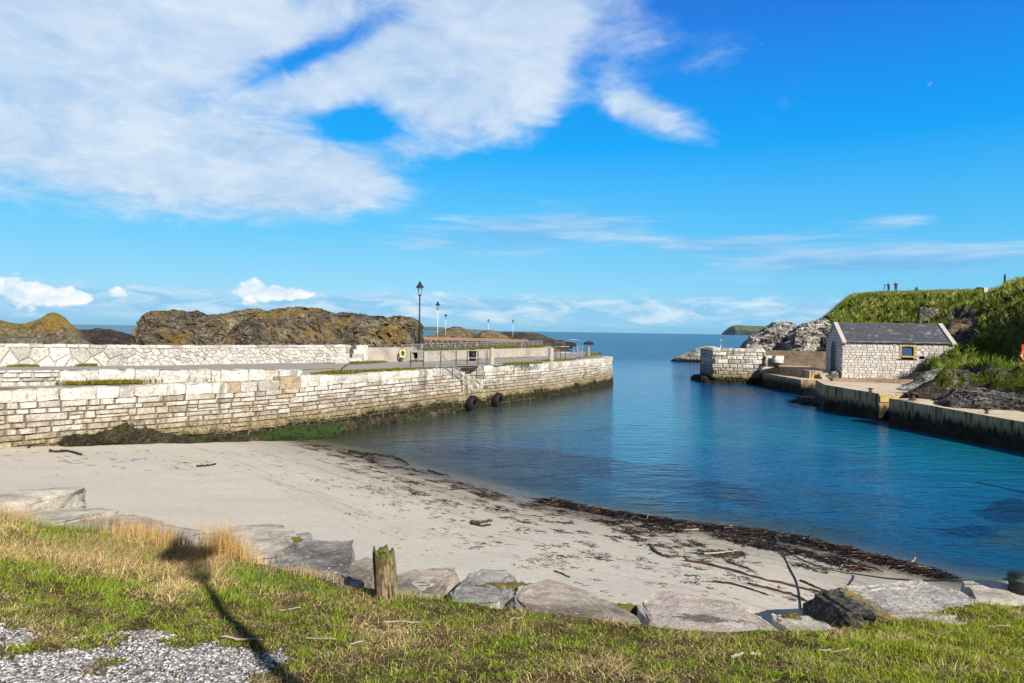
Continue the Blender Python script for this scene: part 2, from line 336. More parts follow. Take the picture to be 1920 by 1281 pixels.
# ------------------------------------------------------------------ materials
def rock_mat(name, dark, mid, light, scale=1.0, lichen=None, lich=.55, grass=None, gz=.55, wet=None, strat=0.0, bd=.12, contrast=1.0, lz=None, crack=.5, lsc=.9, spots=0.0):
    g = G(name); P = g.obj() if False else g.pos
    n = g.noise(1.1*scale, 8, .62, dist=.4); f = g.noise(6*scale, 6, .68); wp = g.n('VectorMath', {0: P, 1: g.n('VectorMath', {0: g.noise(1.6*scale, 4, .6, col=True), 1: (.9/scale,)*3}, operation='MULTIPLY').outputs[0]}, operation='ADD').outputs[0]; v = g.vor(1.7*scale, wp, 'DISTANCE_TO_EDGE'); fine = g.noise(26*scale, 4, .7)
    h = g.m('ADD', g.m('MULTIPLY', f, .55), g.m('MULTIPLY', fine, .25)); h = g.m('ADD', h, g.m('MULTIPLY', n, .6))
    if strat:
        st = g.noise(1.0, 5, .6, g.sc(P, .7*scale, .7*scale, 5*scale), 1.2); h = g.m('ADD', h, g.m('MULTIPLY', st, strat))
    cr = g.mr(g.m('ADD', v, g.m('MULTIPLY', g.m('SUBTRACT', f, .5), .1)), 0, .05, 0, 1)
    t = g.m('ADD', g.m('MULTIPLY', n, .45), g.m('ADD', g.m('MULTIPLY', f, .35), g.m('MULTIPLY', fine, .2)))
    w = .13/contrast
    c = g.ramp(t, [(.5-w, dark), (.5, mid), (.5+w, light)])
    c = g.mix(1.0, c, g.ramp(g.noise(.16*scale, 5, .65, dist=.5), [(.38, (.50, .48, .46)), (.5, (.95, .93, .9)), (.62, (1.35, 1.3, 1.2))]), 'MULTIPLY')
    c = g.mix(g.mr(cr, 0, 1, crack, 0), c, tuple(q*.5 for q in dark)); h = g.m('ADD', h, g.m('MULTIPLY', cr, .5*crack))
    if lichen:
        lm = g.m('MULTIPLY', g.mr(g.noise(lsc*scale, 7, .66, dist=.8), 1-lich, 1-lich+.10), g.mr(fine, .35, .6, .35, 1))
        if lz: lm = g.m('MULTIPLY', lm, g.mr(g.m('ADD', g.xyz(P)[2], g.m('MULTIPLY', g.m('SUBTRACT', f, .5), 1.6)), lz, lz+.7))
        c = g.mix(lm, c, lichen)
    if spots:
        sv = g.vor(3.1*scale, g.n('VectorMath', {0: P, 1: g.n('VectorMath', {0: g.noise(5*scale, 3, .6, col=True), 1: (.22/scale,)*3}, operation='MULTIPLY').outputs[0]}, operation='ADD').outputs[0]); c = g.mix(g.m('MULTIPLY', g.mr(sv, .30, .18), spots), c, g.mix(fine, (.50, .47, .38), (.80, .78, .70))); c = g.mix(g.m('MULTIPLY', g.mr(fine, .56, .66), spots), c, tuple(q*.45 for q in dark)); h = g.m('ADD', h, g.m('MULTIPLY', fine, .5))
    if grass:
        gm = g.mr(g.m('ADD', g.nz, g.m('MULTIPLY', g.m('SUBTRACT', g.noise(1.3*min(1, lsc+.0)*scale, 7, .65), .5), 1.3)), gz, gz+.18)
        c = g.mix(gm, c, g.ramp(g.noise(3.5*scale, 5, .7), [(.32, tuple(q*.45 for q in grass)), (.5, grass), (.68, (grass[0]*2.4, grass[1]*1.7, grass[2]*1.2))]))
    if wet:
        z = g.xyz(P)[2]; k = g.mr(g.m('ADD', z, g.m('MULTIPLY', g.m('SUBTRACT', f, .5), .9)), wet, wet+.25); c = g.mix(k, (.016, .015, .010), c)
    return g.out(c, .88, h, .9, bd, .25)
def stone_mat(name, tones, mortar=None, wet=True, bd=.05, stain=.75, rust=.6, sc_=1.0):
    """dressed or rubble stone: each stone its own tone, weather stains, weed and algae near the water"""
    g = G(name); r = g.rnd; n = g.noise(2.2, 6, .65); f = g.noise(13*sc_, 6, .7); ff = g.noise(48*sc_, 3, .7); bn = g.noise(.55, 5, .6, dist=.4)
    c = g.ramp(r, tones); c = g.mix(1.0, c, g.ramp(f, [(.30, (.38, .34, .30)), (.45, (.85, .83, .80)), (.58, (1.1, 1.09, 1.07)), (.7, (1.3, 1.3, 1.3))]), 'MULTIPLY')
    c = g.mix(g.m('MULTIPLY', g.mr(g.noise(1.9, 7, .72, dist=.8), .56, .70), stain), c, (.07, .062, .05))
    c = g.mix(g.m('MULTIPLY', g.mr(g.noise(1.3, 5, .7, g.sc(g.pos, 1, 1, 2.2)), .56, .68), rust*.6), c, (.42, .28, .12))
    if wet: c = g.mix(g.m('MULTIPLY', g.mr(g.noise(1.0, 6, .7, g.sc(g.pos, 1.5, 1.5, .22), .3), .55, .66), g.mr(f, .35, .55, .35, .85)), c, (.10, .082, .058))
    zl_ = g.mr(g.m('ADD', g.xyz(g.pos)[2], g.m('MULTIPLY', g.m('SUBTRACT', bn, .5), 1.6)), 2.1, .9) if wet else 0.0
    if wet:
        c = g.mix(g.m('MULTIPLY', zl_, g.mr(g.noise(4.5, 6, .75, dist=.5), .46, .60)), c, (.085, .065, .04)); c = g.mix(g.m('MULTIPLY', zl_, .45), c, (.34, .26, .155))
    pits = g.mr(g.vor(17*sc_), .06, .2); c = g.mix(g.mr(g.m('ADD', pits, g.mr(n, .4, .6, 0, 1.0)), .0, .7, .75, 0), c, (.10, .09, .07))
    if wet:
        z = g.xyz(g.pos)[2]; zn = g.m('ADD', z, g.m('MULTIPLY', g.m('SUBTRACT', g.noise(1.0, 6, .65, g.sc(g.pos, .8, .8, .5)), .5), 1.1))
        zn = g.m('ADD', zn, g.m('MULTIPLY', g.m('SUBTRACT', f, .5), .5))
        c = g.mix(g.mr(zn, 1.22, .75, 0, .8), c, g.mix(g.mr(f, .4, .62), (.10, .08, .04), (.42, .33, .17)))
        weed = g.ramp(g.noise(7, 5, .75), [(.35, (.008, .008, .005)), (.52, (.024, .022, .010)), (.62, (.05, .05, .018)), (.72, (.20, .17, .09))])
        weed = g.mix(g.mr(g.noise(.5, 3, .6), .57, .64, 0, .6), weed, (.022, .034, .008))
        c = g.mix(g.mr(zn, .74, .54), c, weed)
    h = g.m('ADD', g.m('MULTIPLY', f, .7), g.m('ADD', g.m('MULTIPLY', ff, .2), g.m('MULTIPLY', pits, .25)))
    return g.out(c, .87, h, .8, bd, .2)
WHITE_T = [(0, (.36, .34, .31)), (.2, (.54, .525, .495)), (.5, (.65, .635, .605)), (.8, (.76, .75, .725)), (.9, (.66, .63, .58)), (1, (.40, .31, .21))]
LIME_T = [(0, (.38, .37, .35)), (.3, (.56, .555, .54)), (.7, (.69, .69, .68)), (1, (.50, .47, .42))]
m_quay = stone_mat("quay_stone", WHITE_T)
m_rubble = stone_mat("rubble_limestone", LIME_T, wet=False, stain=.3, rust=.15)
m_kerb = stone_mat("kerb_limestone", LIME_T, wet=False, stain=.4, rust=.35)
m_house = stone_mat("boathouse_stone", [(0, (.54, .52, .50)), (.4, (.68, .66, .64)), (.8, (.78, .765, .75)), (1, (.56, .50, .43))], wet=False, stain=.12, rust=.25, sc_=1.4)
def plain(name, c, rough=.7, var=.25, scale=8, metal=0.0, spec=.35, bs=.3, bd=.01, c2=None, patch=.5):
    g = G(name); n = g.noise(scale, 6, .65); col = g.mix(n, tuple(q*(1-var) for q in c), tuple(min(1, q*(1+var)) for q in c))
    if c2: col = g.mix(g.mr(g.noise(scale*.45, 6, .7), patch, patch+.1), col, c2)
    return g.out(col, rough, g.noise(scale*4, 4, .6), bs, bd, spec, metal)
m_mortar = plain("dark_joint", (.12, .10, .075), .95, .5, 5)
m_mortar_pale = plain("pale_joint", (.34, .32, .29), .95, .3, 6)
m_conc = plain("harbour_concrete", (.40, .36, .31), .9, .3, 3, bd=.02, c2=(.24, .21, .17), patch=.55)
g = G("quay_concrete"); z = g.xyz(g.pos)[2]
n = g.noise(2.0, 6, .65); stk = g.noise(1.0, 5, .65, g.sc(g.pos, 4.5, 4.5, .35)); st2 = g.noise(1.0, 4, .65, g.sc(g.pos, 9, 9, .25)); up = g.mr(g.nz, .5, .7)
side = g.mix(g.mr(stk, .46, .64), (.54, .39, .215), (.06, .042, .022)); side = g.mix(g.mr(st2, .60, .68, 0, .8), side, (.66, .57, .42))
zn = g.m('ADD', z, g.m('MULTIPLY', g.m('SUBTRACT', stk, .5), 1.6)); side = g.mix(g.mr(zn, .95, .6), side, g.mix(g.mr(n, .4, .65), (.010, .009, .006), (.045, .036, .02)))
top = g.mix(g.mr(g.noise(.9, 7, .68), .38, .62), (.50, .40, .27), (.64, .56, .43)); top = g.mix(g.mr(g.noise(2.5, 6, .7), .56, .70, 0, .7), top, (.40, .26, .10))
m_qconc = g.out(g.mix(up, side, top), .88, g.m('ADD', n, g.m('MULTIPLY', g.noise(20, 4, .6), .4)), .6, .03, .25)
g = G("asphalt_road"); m_road = g.out(g.mix(g.noise(.8, 7, .65), (.27, .25, .23), (.37, .345, .31)), .93, g.noise(30, 3, .6), .3, .01, .2)
g = G("verge_ground"); m_verge = g.out(g.ramp(g.noise(1.6, 7, .7), [(.35, (.10, .11, .03)), (.5, (.30, .26, .19)), (.65, (.42, .38, .32))]), .95, g.noise(12, 5, .7), .7, .04, .1)
m_outcrop = rock_mat("basalt_outcrop", (.028, .025, .022), (.19, .165, .135), (.48, .43, .36), 1.0, lichen=(.36, .24, .07), lich=.49, grass=(.27, .25, .04), gz=.86, strat=.5, bd=.6, contrast=1.25, lsc=.28)
m_cone = rock_mat("lichen_crag", (.05, .045, .038), (.17, .15, .12), (.40, .36, .31), .9, lichen=(.44, .27, .04), lich=.62, grass=(.13, .16, .025), gz=.86, bd=.4, lz=3.7)
m_dark = rock_mat("dark_basalt", (.018, .016, .014), (.06, .052, .046), (.17, .145, .125), .7, lichen=(.16, .12, .05), lich=.40, wet=.35, bd=.35)
m_brown = rock_mat("brown_basalt", (.035, .03, .024), (.13, .105, .08), (.30, .25, .19), .6, lichen=(.26, .18, .06), lich=.5, bd=.35)
m_lime = rock_mat("pale_limestone_crag", (.05, .047, .045), (.50, .48, .46), (.85, .83, .81), .45, lichen=(.50, .40, .26), lich=.40, wet=.35, strat=1.6, bd=.8, contrast=1.5, crack=.35)
m_grey = rock_mat("grey_limestone_crag", (.04, .04, .042), (.27, .265, .265), (.75, .74, .73), 1.3, lichen=(.40, .33, .24), lich=.40, strat=1.4, bd=.3, contrast=1.35, crack=.5)
m_b_pale = rock_mat("pale_boulder", (.34, .31, .27), (.66, .61, .54), (.84, .80, .73), 2.6, lichen=(.55, .43, .2), lich=.44, strat=.12, bd=.05, contrast=1.15, crack=.05, spots=.8)
m_b_blue = rock_mat("blue_grey_boulder", (.17, .17, .165), (.44, .43, .415), (.72, .70, .66), 3.0, lichen=(.40, .32, .2), lich=.40, strat=.15, bd=.05, contrast=1.3, crack=.05, spots=.8)
m_b_pink = rock_mat("pinkish_boulder", (.30, .245, .20), (.62, .53, .44), (.80, .72, .63), 3.2, lichen=(.33, .27, .12), lich=.42, bd=.05, contrast=1.2, crack=.05, spots=.8)
g = G("slab_boulder"); X = g.xyz(g.obj())[0]; n = g.noise(3.5, 7, .65); f = g.noise(14, 6, .7)
dk = g.mr(g.m('ADD', X, g.m('MULTIPLY', g.m('SUBTRACT', n, .5), .7)), -.60, -.36)
c = g.mix(dk, g.ramp(f, [(.38, (.022, .021, .018)), (.55, (.11, .105, .085)), (.68, (.34, .33, .27))]), g.ramp(g.m('ADD', g.m('MULTIPLY', n, .5), g.m('MULTIPLY', f, .5)), [(.38, (.34, .30, .25)), (.5, (.55, .51, .455)), (.62, (.72, .69, .63))]))
c = g.mix(g.m('MULTIPLY', g.mr(g.m('ABSOLUTE', g.m('SUBTRACT', dk, .5)), .5, .2), g.mr(n, .45, .6)), c, (.36, .25, .03))
m_b_slab = g.out(c, .9, g.m('ADD', n, g.m('MULTIPLY', f, .8)), .9, .06, .2)
m_moss = plain("moss", (.15, .125, .03), .95, .5, 22, bs=.9, bd=.02)
g = G("stained_boulder"); n = g.noise(3.0, 7, .65); f = g.noise(16, 6, .7); X, Y, Z = g.xyz(g.obj())
c = g.ramp(g.m('ADD', g.m('MULTIPLY', n, .5), g.m('MULTIPLY', f, .5)), [(.36, (.34, .27, .21)), (.5, (.55, .465, .39)), (.64, (.75, .68, .60))])
sp = g.m('ADD', g.m('ADD', g.m('POWER', g.m('DIVIDE', g.m('ADD', X, .02), .40), 2.0), g.m('POWER', g.m('DIVIDE', g.m('ADD', Y, .12), .15), 2.0)), g.m('ADD', g.m('MULTIPLY', g.m('SUBTRACT', f, .5), 7.0), g.m('MULTIPLY', g.m('SUBTRACT', n, .5), 5.0)))
m_b_stain = g.out(g.mix(g.mr(sp, 1.3, .5, 0, .9), c, g.mix(f, (.05, .04, .03), (.26, .22, .18))), .9, g.m('ADD', n, g.m('MULTIPLY', f, .6)), .8, .05, .2)
m_iron = plain("dark_iron", (.016, .018, .022), .5, .4, 20, spec=.5)
m_galv = plain("galvanised_steel", (.48, .49, .50), .45, .2, 15, metal=.5)
m_rust = plain("rusted_steel", (.075, .040, .028), .8, .5, 12)
m_palepost = plain("pale_painted_post", (.62, .62, .60), .6, .15, 12)
m_pillar = plain("weathered_timber_grey", (.42, .39, .33), .9, .3, 9, bd=.02)
m_rubber = plain("black_rubber", (.012, .012, .013), .62, .4, 12, spec=.4)
m_bin = plain("black_bin_plastic", (.014, .014, .017), .4, .3, 9)
m_yellow = plain("yellow_lifebuoy", (.75, .52, .08), .6, .15, 9); m_teal = plain("teal_panel", (.02, .16, .18), .6, .3, 9)
m_orange = plain("orange_lifebuoy", (.80, .17, .015), .55, .12, 9); m_redpost = plain("red_painted_post", (.45, .055, .05), .6, .25, 7)
m_white = plain("white_band", (.75, .74, .70), .6, .1, 9)
m_blue = plain("blue_painted_board", (.022, .085, .19), .55, .3, 12); m_door = plain("dark_door_paint", (.020, .021, .035), .6, .3, 9)
m_sandst = plain("ochre_sandstone", (.48, .36, .19), .9, .2, 8, bd=.01); m_cope = plain("coping_stone", (.50, .47, .44), .9, .25, 6, bd=.02, c2=(.40, .24, .18), patch=.57)
g = G("roof_slate"); r = g.rnd; m_slate = g.out(g.mix(g.m('MULTIPLY', g.noise(9, 4, .6), .9), g.ramp(r, [(0, (.035, .042, .062)), (.5, (.060, .068, .092)), (.82, (.085, .092, .115)), (.90, (.15, .16, .18)), (1, (.30, .31, .33))]), (.10, .105, .12)), .62, g.noise(30, 3, .6), .3, .01, .4)
g = G("glass_lantern"); m_glass = g.out((.75, .82, .88), .08, None, spec=.6, extra={'Alpha': .35})
g = G("gabion_stone"); v = g.n('TexVoronoi', {'Vector': g.pos, 'Scale': 8.5}, feature='F1'); e = g.vor(8.5, feat='DISTANCE_TO_EDGE'); b3 = g.xyz(v.outputs['Color'])[0]
c = g.mix(g.mr(e, .02, .10), (.012, .012, .012), g.ramp(b3, [(0, (.10, .10, .105)), (.5, (.24, .24, .25)), (1, (.46, .45, .45))])); m_gab = g.out(c, .9, g.mr(e, 0, .25), .9, .08, .2)
m_wire = plain("gabion_wire", (.45, .46, .47), .5, .1, 9, metal=.4)
g = G("concrete_wall"); n = g.noise(1.2, 7, .68); f = g.noise(16, 5, .75); sp = g.vor(34)
c = g.ramp(g.m('ADD', g.m('MULTIPLY', n, .55), g.m('MULTIPLY', f, .45)), [(.36, (.23, .205, .175)), (.5, (.41, .375, .335)), (.64, (.53, .49, .44))]); c = g.mix(g.mr(sp, .08, .22, .55, 0), c, (.16, .14, .12)); m_cwall = g.out(c, .93, g.m('ADD', f, g.m('MULTIPLY', sp, .6)), .8, .03, .15)
g = G("brown_wall"); n = g.noise(1.0, 7, .7); f = g.noise(9, 6, .75)
m_bwall = g.out(g.ramp(g.m('ADD', g.m('MULTIPLY', n, .5), g.m('MULTIPLY', f, .5)), [(.38, (.10, .075, .055)), (.5, (.26, .195, .14)), (.64, (.42, .34, .25))]), .92, f, .9, .08, .15)
m_redcap = plain("red_brown_capping", (.26, .17, .12), .9, .3, 3, bd=.02)
# grass
g = G("grass_blade"); a = g.attr('col', 'Color'); d = g.n('BsdfDiffuse', {'Color': a}); tr = g.n('BsdfTranslucent', {'Color': a}); ms = g.n('MixShader', {0: .3, 1: d.outputs[0], 2: tr.outputs[0]}); o_ = g.n('OutputMaterial'); g.t.links.new(ms.outputs[0], o_.inputs[0]); m_blade = g.mat
g = G("turf_soil"); n = g.noise(2.2, 7, .7); f = g.noise(40, 4, .75); gr = g.attr('gravel')
c = g.ramp(g.m('ADD', g.m('MULTIPLY', n, .5), g.m('MULTIPLY', f, .5)), [(.38, (.035, .028, .015)), (.5, (.12, .11, .035)), (.6, (.30, .24, .10))])
vb = g.n('TexVoronoi', {'Vector': g.pos, 'Scale': 55}, feature='F1'); pv = g.xyz(vb.outputs['Color'])[0]
pebc = g.mix(g.mr(vb.outputs['Distance'], .25, .5), g.ramp(pv, [(0, (.10, .10, .11)), (.6, (.34, .34, .36)), (1, (.7, .7, .72))]), (.06, .055, .05))
m_turf = g.out(g.mix(gr, c, pebc), .95, g.m('ADD', f, g.m('MULTIPLY', vb.outputs['Distance'], g.m('MULTIPLY', gr, -1.0))), .9, .02, .1)
g = G("pebble"); m_peb = g.out(g.ramp(g.rnd, [(0, (.045, .045, .048)), (.35, (.16, .155, .155)), (.7, (.34, .325, .33)), (1, (.74, .71, .71))]), .8, g.noise(60, 3, .6), .4, .004, .2)
g = G("hill_turf"); n = g.noise(.5, 6, .65); f = g.noise(3.2, 6, .72); ff = g.noise(1.0, 4, .7, g.sc(g.pos, 9, 9, 3)); st = g.attr('bare')
c = g.ramp(g.m('ADD', g.m('MULTIPLY', f, .6), g.m('MULTIPLY', ff, .4)), [(.36, (.018, .026, .006)), (.5, (.065, .092, .013)), (.62, (.17, .17, .036)), (.72, (.30, .26, .10))])
rockc = g.ramp(g.m('ADD', g.m('MULTIPLY', f, .5), g.m('MULTIPLY', g.noise(9, 5, .7), .5)), [(.4, (.022, .018, .014)), (.52, (.10, .085, .07)), (.64, (.34, .31, .28))])
m_hill = g.out(g.mix(g.mr(g.m('ADD', st, g.m('MULTIPLY', g.m('SUBTRACT', f, .5), 1.1)), .40, .6), c, rockc), .95, g.m('ADD', f, g.m('MULTIPLY', ff, .6)), 1.0, .25, .1)
# sand
g = G("beach_sand"); d = g.attr('shore'); X, Y, Z = g.xyz(g.pos)
al = g.comb(g.m('MULTIPLY', X, .22), g.m('MULTIPLY', d, 1.3), g.m('MULTIPLY', Y, .05)); s1 = g.noise(1.0, 6, .65, al, .9)
al2 = g.comb(g.m('MULTIPLY', X, .22), g.m('MULTIPLY', d, 4.2), g.m('MULTIPLY', Y, .1)); s2 = g.noise(1.0, 5, .7, al2, .6); n = g.noise(.35, 5, .6); f = g.noise(9, 6, .7); ff = g.noise(70, 3, .7)
c = g.mix(n, (.52, .485, .42), (.66, .63, .565)); c = g.mix(g.mr(f, .3, .7, .5, 0), c, (.40, .35, .27))
c = g.mix(g.m('MULTIPLY', g.mr(g.noise(.7, 5, .65), .55, .68), .35), c, (.50, .36, .22))
damp = g.mr(g.m('ADD', d, g.m('MULTIPLY', g.m('SUBTRACT', g.noise(.4, 4, .6), .5), 2.2)), 3.6, 1.2); c = g.mix(g.m('MULTIPLY', damp, .6), c, (.30, .265, .205))
wet = g.mr(g.m('ADD', d, g.m('MULTIPLY', g.m('SUBTRACT', n, .5), .8)), 1.15, .2); c = g.mix(wet, c, (.15, .125, .095))
tide = g.m('MULTIPLY', g.mr(d, 6.5, .5, 0, 1), g.mr(d, .15, .5)); stm = g.m('MULTIPLY', g.mr(s2, .52, .60), g.mr(g.noise(11, 4, .75), .40, .54)); stm = g.m('MULTIPLY', stm, g.mr(s1, .44, .54))
c = g.mix(g.m('MULTIPLY', g.m('MULTIPLY', stm, tide), 1.0), c, (.05, .038, .028))
c = g.mix(g.m('MULTIPLY', g.m('MULTIPLY', g.mr(s1, .56, .68), tide), .5), c, (.17, .14, .11))
c = g.mix(g.mr(d, 0, -.6), c, (.34, .33, .25))
m_sand = g.out(c, g.mr(d, .1, .8, .25, .9), g.m('ADD', g.m('MULTIPLY', f, .6), g.m('ADD', g.m('MULTIPLY', s1, .8), g.m('MULTIPLY', ff, .15))), .45, .05, g.mr(d, .1, .8, .5, .12))
# water
g = G("sea_water"); dep = g.attr('depth'); opn = g.attr('open'); X, Y, Z = g.xyz(g.pos)
kn = g.noise(.16, 5, .62, g.sc(g.pos, 1, 1.5, 1), .8); kelp = g.attr('kelp'); kelp = g.mr(g.m('ADD', kelp, g.m('MULTIPLY', g.m('SUBTRACT', g.noise(.55, 5, .65, dist=.5), .5), 1.2)), .26, .52, 0, .96, True)
bay = g.ramp(g.mr(g.m('ADD', dep, g.m('MULTIPLY', g.m('SUBTRACT', kn, .5), 2.2)), 0, 3.6), [(0, (.022, .055, .065)), (.05, (.006, .060, .125)), (.18, (.002, .085, .195)), (.36, (.004, .160, .255)), (.65, (.001, .095, .225)), (1, (.001, .045, .150))])
bay = g.mix(g.attr('bed_reflection'), bay, g.mix(kn, (.030, .036, .016), (.075, .075, .035))); bay = g.mix(kelp, bay, (.002, .016, .050)); col = g.mix(opn, bay, g.mix(g.noise(.012, 4, .6, g.sc(g.pos, .4, 1, 1)), (.001, .034, .095), (.001, .070, .155)))
rip = g.noise(1.0, 4, .55, g.sc(g.pos, 3.2, 6.5, 1), .4); rp2 = g.noise(1.0, 3, .55, g.sc(g.pos, .8, 1.9, 1), .3); rp3 = g.noise(1.0, 3, .6, g.sc(g.pos, .05, .22, 1), .2)
h = g.m('ADD', g.m('MULTIPLY', rip, .30), g.m('ADD', g.m('MULTIPLY', rp2, .75), g.m('MULTIPLY', g.m('MULTIPLY', rp3, opn), 6.0)))
al = g.m('SUBTRACT', 1.0, g.m('EXPONENT', g.m('MULTIPLY', dep, -13.0)), clamp=True)
pale = g.m('MULTIPLY', g.mr(g.noise(1.0, 3, .7, g.sc(g.pos, .07, .5, 1), .3), .71, .76), opn); foam = g.m('ADD', g.attr('foam'), g.m('MULTIPLY', pale, .25)); fm = g.mr(g.m('ADD', foam, g.m('MULTIPLY', g.m('SUBTRACT', g.noise(1.2, 5, .7), .5), .8)), .5, .75)
m_water = g.out(g.mix(fm, col, (.75, .8, .82)), g.mr(opn, 0, 1, .05, .22), h, .75, .13, g.mr(opn, 0, 1, .40, .10), extra={'IOR': 1.333, 'Alpha': g.m('MAXIMUM', al, fm)})
m_kelp = None
g = G("wrack"); m_wrack = g.out(g.ramp(g.rnd, [(0, (.005, .004, .003)), (.68, (.011, .007, .005)), (.86, (.03, .014, .008)), (.95, (.16, .075, .025)), (1, (.42, .28, .13))]), .42, g.noise(25, 3, .6), .4, .01, .45)
m_kstalk = plain("kelp_stalk", (.085, .042, .022), .5, .6, 12, spec=.45); m_kdark = plain("dark_driftwood", (.035, .026, .019), .8, .5, 14)
m_drift = plain("bleached_driftwood", (.40, .345, .28), .85, .3, 16); m_rope_g = plain("green_rope", (.05, .15, .12), .8, .4, 40); m_rope_d = plain("dark_rope", (.02, .022, .025), .8, .4, 40)
# ------------------------------------------------------------------ ground shapes
SHORE = [on(*p, 0.0)[:2] for p in ((640, 843), (700, 858), (760, 876), (830, 894), (900, 911), (960, 927), (1020, 942), (1100, 957), (1200, 973), (1300, 988), (1400, 1002), (1500, 1019), (1600, 1040), (1700, 1064), (1780, 1086))]
SHORE = np.array([(-40, 62), (-14, 33.5), on(550, 823, 0)[:2]]+SHORE+[(9.6, 12.0), (13, 11.2), (20, 10.4), (60, 10)])
def shore_dist(x, y):
    x = np.asarray(x, float); y = np.asarray(y, float); A, B = SHORE[:-1], SHORE[1:]; best = np.full(x.shape, 1e9)
    for a, b in zip(A, B):
        d = b-a; t = np.clip(((x-a[0])*d[0]+(y-a[1])*d[1])/(d@d), 0, 1); best = np.minimum(best, np.hypot(x-a[0]-t*d[0], y-a[1]-t*d[1]))
    return best*np.where(y < np.interp(x, SHORE[:, 0], SHORE[:, 1]), 1, -1)
def beach_z(x, y):
    d = shore_dist(x, y); z = np.where(d > 0, .078*d, .085*d); z = np.maximum(z, -3.2-.012*np.maximum(-d-38, 0)); return np.maximum(z, -5.0), d
BANK = RBF([(0, 0, 2.9), (-6, 0, 2.9), (6, 0, 2.9), (0, -8, 3.0), (-14, -6, 3.0), (14, -6, 2.9), (0, 5, 1.93), (-4, 5, 1.96), (4, 5, 1.9), (7.5, 5, 1.85), (0, 8.1, 1.28), (-1.5, 8.3, 1.25), (-5.8, 10.3, 1.40), (-9.5, 11.8, 1.5), (-14, 12.5, 1.6), (3.5, 7.9, 1.2), (5.6, 8.5, 1.2), (7.6, 8.8, 1.15), (13, 9, 1.2), (-20, 8, 2.0), (22, 6, 1.7)], .02)
_e = []
for px, py in ((-200, 955), (0, 968), (100, 985), (250, 1003), (400, 1042), (500, 1060), (560, 1073), (660, 1098), (725, 1108), (850, 1130), (950, 1140), (1000, 1146), (1150, 1160), (1250, 1174), (1400, 1186), (1480, 1188), (1600, 1172), (1700, 1156), (1800, 1140), (1850, 1132), (1920, 1132)):
    d_ = ray(px, py); t_ = np.linspace(4, 14, 600); k_ = int(np.argmax(CAM[2]+d_[2]*t_ < BANK(d_[0]*t_, t_)+.03)); _e.append((d_[0]*t_[k_], t_[k_]))
_e = np.array(sorted(_e)); EDGE = np.array([(-30, 13.0), (-16, 12.8)]+[tuple(q) for q in _e]+[(9, 8.6), (14, 9.0), (40, 9.4)])
def bank_z(x, y):
    e = np.interp(x, EDGE[:, 0], EDGE[:, 1]); z = BANK(x, y)+.05*fb2(x, y, 1.1, 4)*sstep(y, 1, 3); bz, _ = beach_z(x, y)
    t = sstep(y-e, .05, .95); return z*(1-t)+(bz-.25)*t
# beach and sea bed
xs = np.r_[np.arange(-34, -20, 1.0), np.arange(-20, 26, .2), np.arange(26, 62, 1.5)]; ys = np.r_[np.arange(5, 8, .5), np.arange(8, 36, .16), np.arange(36, 60, .6), np.arange(60, 130, 3)]
Xg, Yg = np.meshgrid(xs, ys, indexing='ij'); Zg, Dg = beach_z(Xg, Yg); Zg = Zg+np.where(Dg > 0, .025*fb2(Xg, Yg, .6, 3)*sstep(Dg, .2, 1.5), 0)
tag(link("beach", mesh_np("beach", np.stack([Xg, Yg, Zg], -1).reshape(-1, 3), [grid_faces(len(xs), len(ys))], True, attrs={'shore': Dg}), m_sand), kind='structure')
# grass bank
xs = np.r_[np.arange(-30, -11, 1.0), np.arange(-11, 11, .09), np.arange(11, 34, 1.0)]; ys = np.r_[np.arange(-14, 3.5, .8), np.arange(3.5, 14.2, .08)]
Xg, Yg = np.meshgrid(xs, ys, indexing='ij'); Zg = bank_z(Xg, Yg)
def gravel_mask(x, y):
    # bare stony ground by the path at the lower left
    a = sstep(y-(6.45-.24*(x+4.2)), .3, -1.0)*sstep(x, -1.3, -2.3)*sstep(-x, 9, 5); n = fb2(x, y, 1.7, 4, 3.1); return np.clip(a*1.0+n*1.0*(a > .02)-.30*sstep(-x, 2.4, 3.6), 0, 1)
GR = gravel_mask(Xg, Yg)
tag(link("grass_bank", mesh_np("grass_bank", np.stack([Xg, Yg, Zg], -1).reshape(-1, 3), [grid_faces(len(xs), len(ys))], True, attrs={'gravel': sstep(GR, .3, .6)}), m_turf), kind='structure')
# water
xs = np.r_[-np.geomspace(20000, 60, 16), np.arange(-45, 40, .5), np.geomspace(45, 20000, 18)]; ys = np.r_[np.arange(9, 90, .5), np.arange(90, 260, 3.0), np.geomspace(270, 26000, 24)]
Xg, Yg = np.meshgrid(xs, ys, indexing='ij'); bz, Dg = beach_z(Xg, Yg); dep = np.maximum(-bz, 0)
dep = np.where(Dg > 0, 0, dep); opn = sstep(Yg, 62, 130)
K = np.zeros_like(Xg)
for px, py, rx, ry, tl, am in ((1050, 868, 260, 22, .10, .9), (1230, 905, 170, 16, .17, .95), (1370, 930, 90, 20, .25, .9), (1010, 905, 150, 20, .12, .55), (1830, 1000, 70, 12, 0, .9), (1900, 960, 50, 25, 0, .95), (1180, 800, 120, 20, 0, .35)):
    c0 = on(px, py, 0); ppx = 960+1280*Xg/np.maximum(Yg, 1); ppy = 620.8+(ppx-960)*.0155+1280*4.5/np.maximum(Yg, 1)
    K = np.maximum(K, am*np.exp(-((ppx-px)/rx)**2-((ppy-py-tl*(ppx-px))/ry)**2))
FO = np.zeros_like(Xg); WB = np.zeros_like(Xg)
_q = [(-15.4, 20.5), (-8.7, 27.9), (-3.75, 36.5), (2.5, 46.2), (8.0, 57.2)]; wd_ = np.full(Xg.shape, 1e9)
